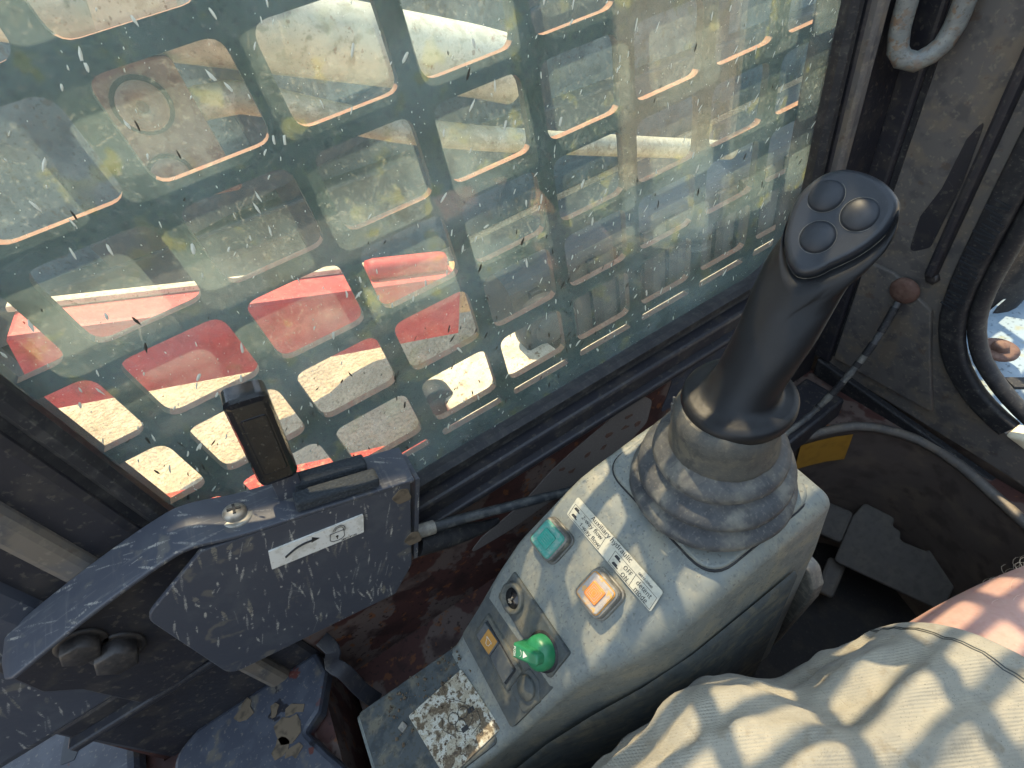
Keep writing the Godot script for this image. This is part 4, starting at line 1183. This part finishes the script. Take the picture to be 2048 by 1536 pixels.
func build_lock_lever() -> void:
	var t := thing("lock_lever", "scratched dark steel lock lever box with black grip and white lock sticker", "lock lever")
	part("cover_plate", side(-0.235, [[0.1285, 1.3625], [0.0092, 1.3205], [0.041, 1.2325], [0.065, 1.2085], [0.186, 1.2375], [0.178, 1.3365]], [0.002, 0.002, 0.012, 0.004, 0.012, 0.014], 0.0028, 0.0008), M.lever_paint, t)
	var pa := curve([Vector3(-0.2495, 1.3222, 0.006), Vector3(-0.2495, 1.342, 0.058), Vector3(-0.2495, 1.3585, 0.104), Vector3(-0.2495, 1.3705, 0.128), Vector3(-0.2495, 1.3715, 0.145), Vector3(-0.2495, 1.366, 0.18), Vector3(-0.2495, 1.358, 0.215), Vector3(-0.2495, 1.349, 0.248)], 48)
	var s := st()
	var ends := func(f: float) -> float: return 1.0 if f < 0.95 else sqrt(maxf(0.02, 1.0 - pow((f - 0.95) / 0.05, 2.0)))
	sweep(s, pa, rect(0.031, 0.0034, 0.0014, 3), Vector3(0.14, 1, 0), true, ends)
	part("top_flange", done(s), M.lever_paint, t)
	part("end_wall", slab(Vector3(-0.2495, 1.277, 0.0215), Vector3(1, 0, 0), Vector3(0, 0.93, -0.36).normalized(), rect(0.027, 0.088), 0.003), M.lever_paint, t)
	part("bracket_plate", side(-0.253, [[0.258, 1.345], [0.262, 1.305], [0.252, 1.288], [0.247, 1.240], [0.225, 1.238], [0.186, 1.244], [0.10, 1.30], [0.12, 1.36], [0.20, 1.352]], 0.005, 0.004, 0.001), M.frame, t)
	for q in [[1.3060, 0.2165, 0.0122, 0.012], [1.327, 0.2225, 0.0105, 0.010]]:
		var o := Vector3(-0.253, q[0], q[1])
		var b := part("hex_bolt", turned(o, up_basis(Vector3(1, 0, 0)), [[q[2], 0.0], [q[2], q[3] - 0.001], [q[2] * 0.85, q[3]], [0.0, q[3]]], 6), M.bolt, t)
		part("washer", turned(o, up_basis(Vector3(1, 0, 0)), [[q[2] * 1.25, 0.0], [q[2] * 1.25, 0.0018], [q[2], 0.0018]], 28), M.bolt, b)
	var sc := Vector3(-0.250, 1.3585, 0.108)
	var sn := Vector3(0.0, 0.93, -0.36).normalized()
	var w := part("washer", turned(sc, up_basis(sn), [[0.0105, 0.0], [0.0105, 0.0022], [0.0095, 0.003], [0.006, 0.003]], 30), M.zinc, t)
	part("screw_head", turned(sc, up_basis(sn), [[0.0068, 0.002], [0.0066, 0.005], [0.005, 0.0066], [0.0, 0.0074]], 28), M.zinc, w)
	s = st()
	var sf := up_basis(sn)
	box(s, sc + sn * 0.0072, Vector3(0.0075, 0.0008, 0.0016), sf)
	box(s, sc + sn * 0.00725, Vector3(0.0016, 0.0008, 0.0075), sf)
	part("cross_slot", done(s), M.rubber, w)
	# strap and black grip
	var d := Vector3(0, 0.97, -0.22).normalized()
	part("strap", slab(Vector3(-0.2485, 1.362, 0.0735), Vector3(0, -0.22, -0.97), d, rect(0.0155, 0.062, 0.001), 0.0035, 0.0006), M.lever_paint, t)
	var gc := Vector3(-0.2425, 1.4035, 0.066)
	var g := part("grip", slab(gc, Vector3(0, -d.z * -1.0, -d.y).normalized(), d, rect(0.0225, 0.0655, 0.0055, 6), 0.0155, 0.0036), M.gloss_black, t)
	part("grip_inset", slab(gc + Vector3(0.0006, -0.001, 0.0), Vector3(0, d.z, -d.y).normalized(), d, rect(0.0135, 0.043, 0.002, 3), 0.002, 0.0008), M.gloss_black, g)
	# two fabric pads on the flange
	var dd := Vector3(0, 0.345, 0.939).normalized()
	var dn := dd.cross(Vector3(-1, 0, 0)).normalized()
	if dn.y < 0:
		dn = -dn
	for q in [[-0.2395, 1.3465, 0.0500, 0.052], [-0.2535, 1.3485, 0.0500, 0.046]]:
		s = st()
		box(s, Vector3(q[0], q[1], q[2]), Vector3(0.0115, 0.0075, q[3]), Basis(Vector3(1, 0, 0), dn, Vector3(1, 0, 0).cross(dn)), 0.002, 0.002)
		part("fabric_pad", done(s), M.fabric_black, t)
	# sticker
	var st0 := Vector3(-0.2338, 1.3335, 0.1042)
	var su := Vector3(0, -0.0160, -0.0578).normalized()
	var sv := Vector3(0, 0.0170, -0.0095).normalized()
	sv = Vector3(1, 0, 0).cross(su)
	sv = (sv + su * 0.12).normalized()
	var lab := part("lock_sticker", slab(st0, su, sv, rounded([Vector2(0, -0.0178), Vector2(0.0600, -0.0178), Vector2(0.0600, 0), Vector2(0, 0)], 0.0007, 2), 0.0012), M.white, t)
	var p := func(a: float, b: float) -> Vector3: return st0 + Vector3(0.0003, 0, 0) + su * a - sv * b
	var ar := []
	for i in 9:
		var f := i / 8.0
		ar.append(p.call(0.009 + 0.017 * f, 0.0105 - 0.006 * f - 0.0022 * sin(PI * f)))
	s = st()
	sweep(s, ar, rect(0.0006, 0.0020), Vector3(1, 0, 0), false)
	part("arrow_shaft", done(s), M.ink, lab)
	part("arrow_tip", slab(p.call(0.0262, 0.0047), su, sv, PackedVector2Array([Vector2(-0.0005, -0.0022), Vector2(0.0046, -0.0008), Vector2(0.0, 0.0026)]), 0.0004), M.ink, lab)
	var bodyp := []
	for q in [[0.0375, 0.0065], [0.0372, 0.0125], [0.039, 0.0145], [0.0425, 0.0150], [0.0455, 0.0143], [0.0468, 0.0125], [0.0465, 0.0065], [0.0375, 0.0065]]:
		bodyp.append(p.call(q[0], q[1]))
	part("padlock_body", tube(bodyp, 0.0002, 5, Vector3(1, 0, 0)), M.ink, lab)
	for rr in [0.0028, 0.0040]:
		var sh := []
		for i in 12:
			var a := PI * 0.98 - PI * 1.15 * i / 11.0
			sh.append(p.call(0.0435 + cos(a) * rr, 0.0055 - sin(a) * rr * 1.1))
		part("padlock_shackle", tube(sh, 0.0002, 5, Vector3(1, 0, 0)), M.ink, lab)
	part("keyhole", slab(p.call(0.0420, 0.0108), su, sv, ngon(0.0009, 8), 0.0004), M.ink, lab)
	part("keyhole", slab(p.call(0.0420, 0.0122), su, sv, rect(0.0006, 0.0022), 0.0004), M.ink, lab)
	letters(lab, "08811-31100", p.call(0.0445, 0.0163), su, Vector3(1, 0, 0), 0.0013, M.ink)
	for q in [[1.312, 0.018], [1.262, 0.028]]:
		part("mud_spot", side(-0.2344, [[q[1] - 0.004, q[0] - 0.008], [q[1] + 0.006, q[0] - 0.006], [q[1] + 0.008, q[0] + 0.003], [q[1], q[0] + 0.008], [q[1] - 0.005, q[0] + 0.004]], 0.003, 0.0008, 0.0004), M.dirt, t)


func build_small_things() -> void:
	var t := thing("control_cable", "black cable with pale ferrule running from the lock lever box to the console", "cable")
	part("cable_body", tube(curve([Vector3(-0.244, 1.257, 0.034), Vector3(-0.243, 1.240, -0.005), Vector3(-0.240, 1.222, -0.045), Vector3(-0.2366, 1.20, -0.092), Vector3(-0.232, 1.17, -0.15), Vector3(-0.225, 1.12, -0.2)], 30), 0.0042, 12), M.cable, t)
	part("ferrule", tube([Vector3(-0.244, 1.258, 0.036), Vector3(-0.2434, 1.248, 0.012)], 0.0055, 12), M.bezel_pale, t)
	t = thing("black_cable_sleeve", "limp black rubber sleeve hanging under the pale ferrule", "rubber sleeve")
	part("sleeve_body", tube(curve([Vector3(-0.246, 1.236, 0.03), Vector3(-0.247, 1.216, 0.0), Vector3(-0.248, 1.202, -0.022), Vector3(-0.249, 1.196, -0.038)], 18), 0.010, 12, Vector3(0.13, 0.97, 0.2), func(f: float) -> float: return 1.0 - 0.75 * f * f), M.rubber, t)
	t = thing("push_pull_cable", "thin frayed grey cable sagging from the brown cap on the front panel", "cable")
	var pc := curve([Vector3(-0.1985, 1.2167, -0.487), Vector3(-0.1945, 1.1782, -0.460), Vector3(-0.1971, 1.1364, -0.430), Vector3(-0.2023, 1.1042, -0.400), Vector3(-0.2069, 1.0896, -0.370), Vector3(-0.21, 1.083, -0.32)], 80)
	var rng := RandomNumberGenerator.new()
	rng.seed = 3
	var wob := FastNoiseLite.new()
	wob.frequency = 14.0
	part("cable_body", tube(pc, 0.0034, 10, Vector3(0.13, 0.97, 0.2), func(f: float) -> float: return 1.0 + 0.35 * wob.get_noise_1d(f * 1.7)), M.boot, t)
	for q in [[3, 13], [16, 22], [24, 27], [33, 40], [45, 47]]:
		part("black_sleeve", tube(pc.slice(q[0], q[1]), 0.0039, 10), M.rubber, t)
	# foot pedal deep in the footwell
	t = thing("foot_pedal", "dusty grey foot pedal plate with two tabs down in the footwell", "foot pedal")
	var s := st()
	var pn := Vector3(0.15, 0.9, 0.42).normalized()
	var pu := Vector3(0.93, 0, -0.36)
	pu = (pu - pn * pu.dot(pn)).normalized()
	var pv := pn.cross(pu)
	var po := Vector3(-0.080, 0.905, -0.445)
	prism(s, po, pu, pv, rounded([Vector2(-0.05, -0.035), Vector2(0.065, -0.035), Vector2(0.07, 0.030), Vector2(0.047, 0.045), Vector2(0.034, 0.043), Vector2(0.034, 0.024), Vector2(0.004, 0.024), Vector2(0.002, 0.036), Vector2(-0.008, 0.036), Vector2(-0.008, 0.048), Vector2(-0.044, 0.052), Vector2(-0.05, 0.03)], 0.006, 3), 0.008, 0.002)
	part("tread", done(s), M.pedal, t)
	s = st()
	box(s, po - pu * 0.085 + pv * 0.012 - pn * 0.01, Vector3(0.07, 0.02, 0.045), Basis(pu, pn, pu.cross(pn)), 0.006, 0.004)
	part("hinge_block", done(s), M.pedal, t)
	part("pedal_rod", tube([po + pu * 0.06 - pn * 0.02, po + pu * 0.22 - pn * 0.03], 0.008, 12), M.wall, t)
	s = st()
	box(s, po - pu * 0.045 - pv * 0.055 - pn * 0.03, Vector3(0.022, 0.02, 0.05), Basis(pu, pn, pu.cross(pn)), 0.006, 0.004)
	part("stop_block", done(s), M.wall, t)
	# pale moulded guide beside the console foot
	t = thing("pale_bracket", "pale plastic bracket peeping out behind the lower console edge", "bracket")
	part("bracket_body", front(-0.2315, [[-0.10, 0.93], [-0.079, 0.955], [-0.068, 1.10], [-0.069, 1.125], [-0.078, 1.145], [-0.095, 1.15], [-0.11, 1.13]], [0.0, 0.006, 0.01, 0.01, 0.01, 0.006, 0.0], 0.012, 0.003), M.bezel_pale, t)
	# grab handle high on the front post
	t = thing("grab_handle", "worn grey loop handle hanging on the front post", "handle")
	part("loop", tube(curve([Vector3(-0.256, 1.72, -0.458), Vector3(-0.2565, 1.50, -0.458), Vector3(-0.2565, 1.452, -0.459), Vector3(-0.252, 1.4365, -0.462), Vector3(-0.244, 1.432, -0.468), Vector3(-0.236, 1.438, -0.476), Vector3(-0.232, 1.452, -0.482), Vector3(-0.231, 1.50, -0.483), Vector3(-0.231, 1.72, -0.483)], 60), 0.0072, 16), M.handle, t)


func leg_point(c: Vector3, dir: Vector3, a: float, r: float) -> Vector3:
	var x := dir.cross(Vector3(0, 1, 0.001)).normalized()
	var y := x.cross(dir).normalized()
	return c + (x * cos(a) + y * sin(a)) * r

func build_person() -> void:
	var t := thing("person", "seated operator's bare left knee and thigh in grey beige knitted shorts", "person")
	var cen := [Vector3(0.05, 1.13, 0.32), Vector3(0.04, 1.135, 0.18), Vector3(0.035, 1.14, 0.05), Vector3(0.036, 1.142, -0.08), Vector3(0.044, 1.143, -0.18), Vector3(0.052, 1.145, -0.26), Vector3(0.066, 1.146, -0.33), Vector3(0.078, 1.135, -0.385), Vector3(0.086, 1.09, -0.415), Vector3(0.088, 1.02, -0.42), Vector3(0.086, 0.93, -0.40), Vector3(0.082, 0.86, -0.385)]
	var rad := [0.056, 0.056, 0.056, 0.056, 0.056, 0.056, 0.064, 0.064, 0.061, 0.057, 0.056, 0.046]
	var s := st()
	var rows := []
	var N := 40
	for leg in 2:
		var pts := []
		for q in cen:
			pts.append(q if leg == 0 else Vector3(0.34 - q.x, q.y, q.z))
		var path := curve(pts, 60)
		rows = []
		for i in path.size():
			var f := float(i) / (path.size() - 1) * (rad.size() - 1)
			var k := mini(int(f), rad.size() - 2)
			var r: float = lerpf(rad[k], rad[k + 1], f - k)
			var d: Vector3 = (path[mini(i + 1, path.size() - 1)] - path[maxi(i - 1, 0)]).normalized()
			var x := Vector3(1, 0, 0)
			x = (x - d * x.dot(d)).normalized()
			var y := x.cross(d).normalized()
			var ring := []
			for j in N:
				var a := TAU * j / N
				ring.append(path[i] + (x * cos(a) + y * sin(a)) * r)
			rows.append(ring)
		grid(s, rows, true)
		fan(s, rows[0], true)
		fan(s, rows[-1])
	# hips that join the two legs
	rows = []
	for i in 13:
		var f := i / 12.0
		var ring := []
		for j in N:
			var a := TAU * j / N
			ring.append(Vector3(lerpf(0.0, 0.34, f), 1.135 + sin(a) * 0.09 * sin(PI * lerpf(0.2, 0.8, f)), 0.28 + cos(a) * 0.10 * sin(PI * lerpf(0.2, 0.8, f))))
		rows.append(ring)
	grid(s, rows, true)
	fan(s, rows[0], true)
	fan(s, rows[-1])
	part("body", done(s), M.skin, t)
	# shorts: a loose sleeve with folds; z, centre x, centre y, half width, half height
	var cloth := [[0.36, 0.06, 1.16, 0.155, 0.115], [0.22, 0.045, 1.155, 0.13, 0.105], [0.10, 0.041, 1.15, 0.110, 0.098], [0.02, 0.034, 1.148, 0.101, 0.095], [-0.04, 0.030, 1.146, 0.095, 0.092], [-0.09, 0.027, 1.145, 0.092, 0.089], [-0.118, 0.030, 1.143, 0.088, 0.085], [-0.138, 0.039, 1.142, 0.081, 0.081], [-0.158, 0.044, 1.142, 0.077, 0.079], [-0.185, 0.048, 1.143, 0.077, 0.078], [-0.208, 0.051, 1.144, 0.077, 0.077], [-0.222, 0.053, 1.144, 0.0765, 0.0765], [-0.227, 0.054, 1.144, 0.0745, 0.0745]]
	var fn := FastNoiseLite.new()
	fn.seed = 9
	fn.frequency = 9.0
	fn.fractal_octaves = 3
	var n := 120
	N = 96
	var ring_at := func(f: float, off: float) -> Array:
		var g := f * (cloth.size() - 1)
		var k := mini(int(g), cloth.size() - 2)
		var q := []
		for m in 5:
			var p0: float = cloth[maxi(k - 1, 0)][m]
			var p1: float = cloth[k][m]
			var p2: float = cloth[k + 1][m]
			var p3: float = cloth[mini(k + 2, cloth.size() - 1)][m]
			q.append(cubic_interpolate(p1, p2, p0, p3, g - k))
		var ring := []
		for j in N:
			var a := TAU * j / N
			var z: float = q[0] - maxf(0.0, sin(a)) * 0.022 * smoothstep(0.5, 1.0, f)
			var fold := fn.get_noise_3d(cos(a) * 0.5 + q[0] * 0.35, sin(a) * 0.5 + q[0] * 0.5, q[0] * 1.2) * 0.011 * smoothstep(1.0, 0.7, f)
			# a soft ridge running forwards from the hip, and a dip behind the hem
			fold += 0.007 * exp(-pow((a - 1.25 - (q[0] + 0.05) * 3.5) / 0.16, 2.0)) * smoothstep(0.95, 0.6, f)
			fold += 0.009 * exp(-pow((q[0] + 0.075) / 0.04, 2.0)) * exp(-pow((a - 2.6) / 0.5, 2.0))
			fold -= 0.010 * exp(-pow((q[0] + 0.14) / 0.02, 2.0)) * exp(-pow((a - 2.2) / 0.7, 2.0))
			ring.append(Vector3(q[1] + cos(a) * (q[3] + fold + off), q[2] + sin(a) * (q[4] + fold + off), z))
		return ring
	rows = []
	for i in n + 1:
		rows.append(ring_at.call(float(i) / n, 0.0))
	s = st()
	grid(s, rows, true)
	var other := []
	for r in rows:
		var q := []
		for v in r:
			q.append(Vector3(0.34 - v.x, v.y, v.z))
		other.append(q)
	grid(s, other, true)
	var sh := part("shorts", done(s), M.shorts, t)
	for f in [0.868, 0.876]:
		var l: Array = ring_at.call(f, 0.0001)
		l.append(l[0])
		part("hem_stitch", tube(l, 0.0004, 5, Vector3(0, 0, 1)), M.panel, sh)
	# fine hairs on the knee
	var rng := RandomNumberGenerator.new()
	rng.seed = 14
	s = st()
	for i in 130:
		var f := rng.randf_range(4.3, 7.2)
		var k := int(f)
		var c: Vector3 = cen[k].lerp(cen[k + 1], f - k)
		var r: float = lerpf(rad[k], rad[k + 1], f - k)
		var a := rng.randf_range(1.5, 3.3)
		var o := Vector3(cos(a), sin(a), 0)
		var p0 := c + o * (r - 0.001)
		var l := rng.randf_range(0.006, 0.014)
		var along := Vector3(rng.randf_range(-0.3, 0.3), rng.randf_range(-0.3, 0.2), -1.0).normalized()
		var pts := [p0, p0 + o * l * 0.42 + along * l * 0.2, p0 + o * l * 0.52 + along * l * 0.65, p0 + o * l * 0.28 + along * l * 1.1]
		sweep(s, curve(pts, 6), ngon(0.00011, 3), Vector3(0.3, 0.2, 0.9), true, func(q: float) -> float: return 1.0 - 0.7 * q)
	var hr := part("leg_hair", done(s), M.hair, t)
	hr.set_meta("kind", "stuff")
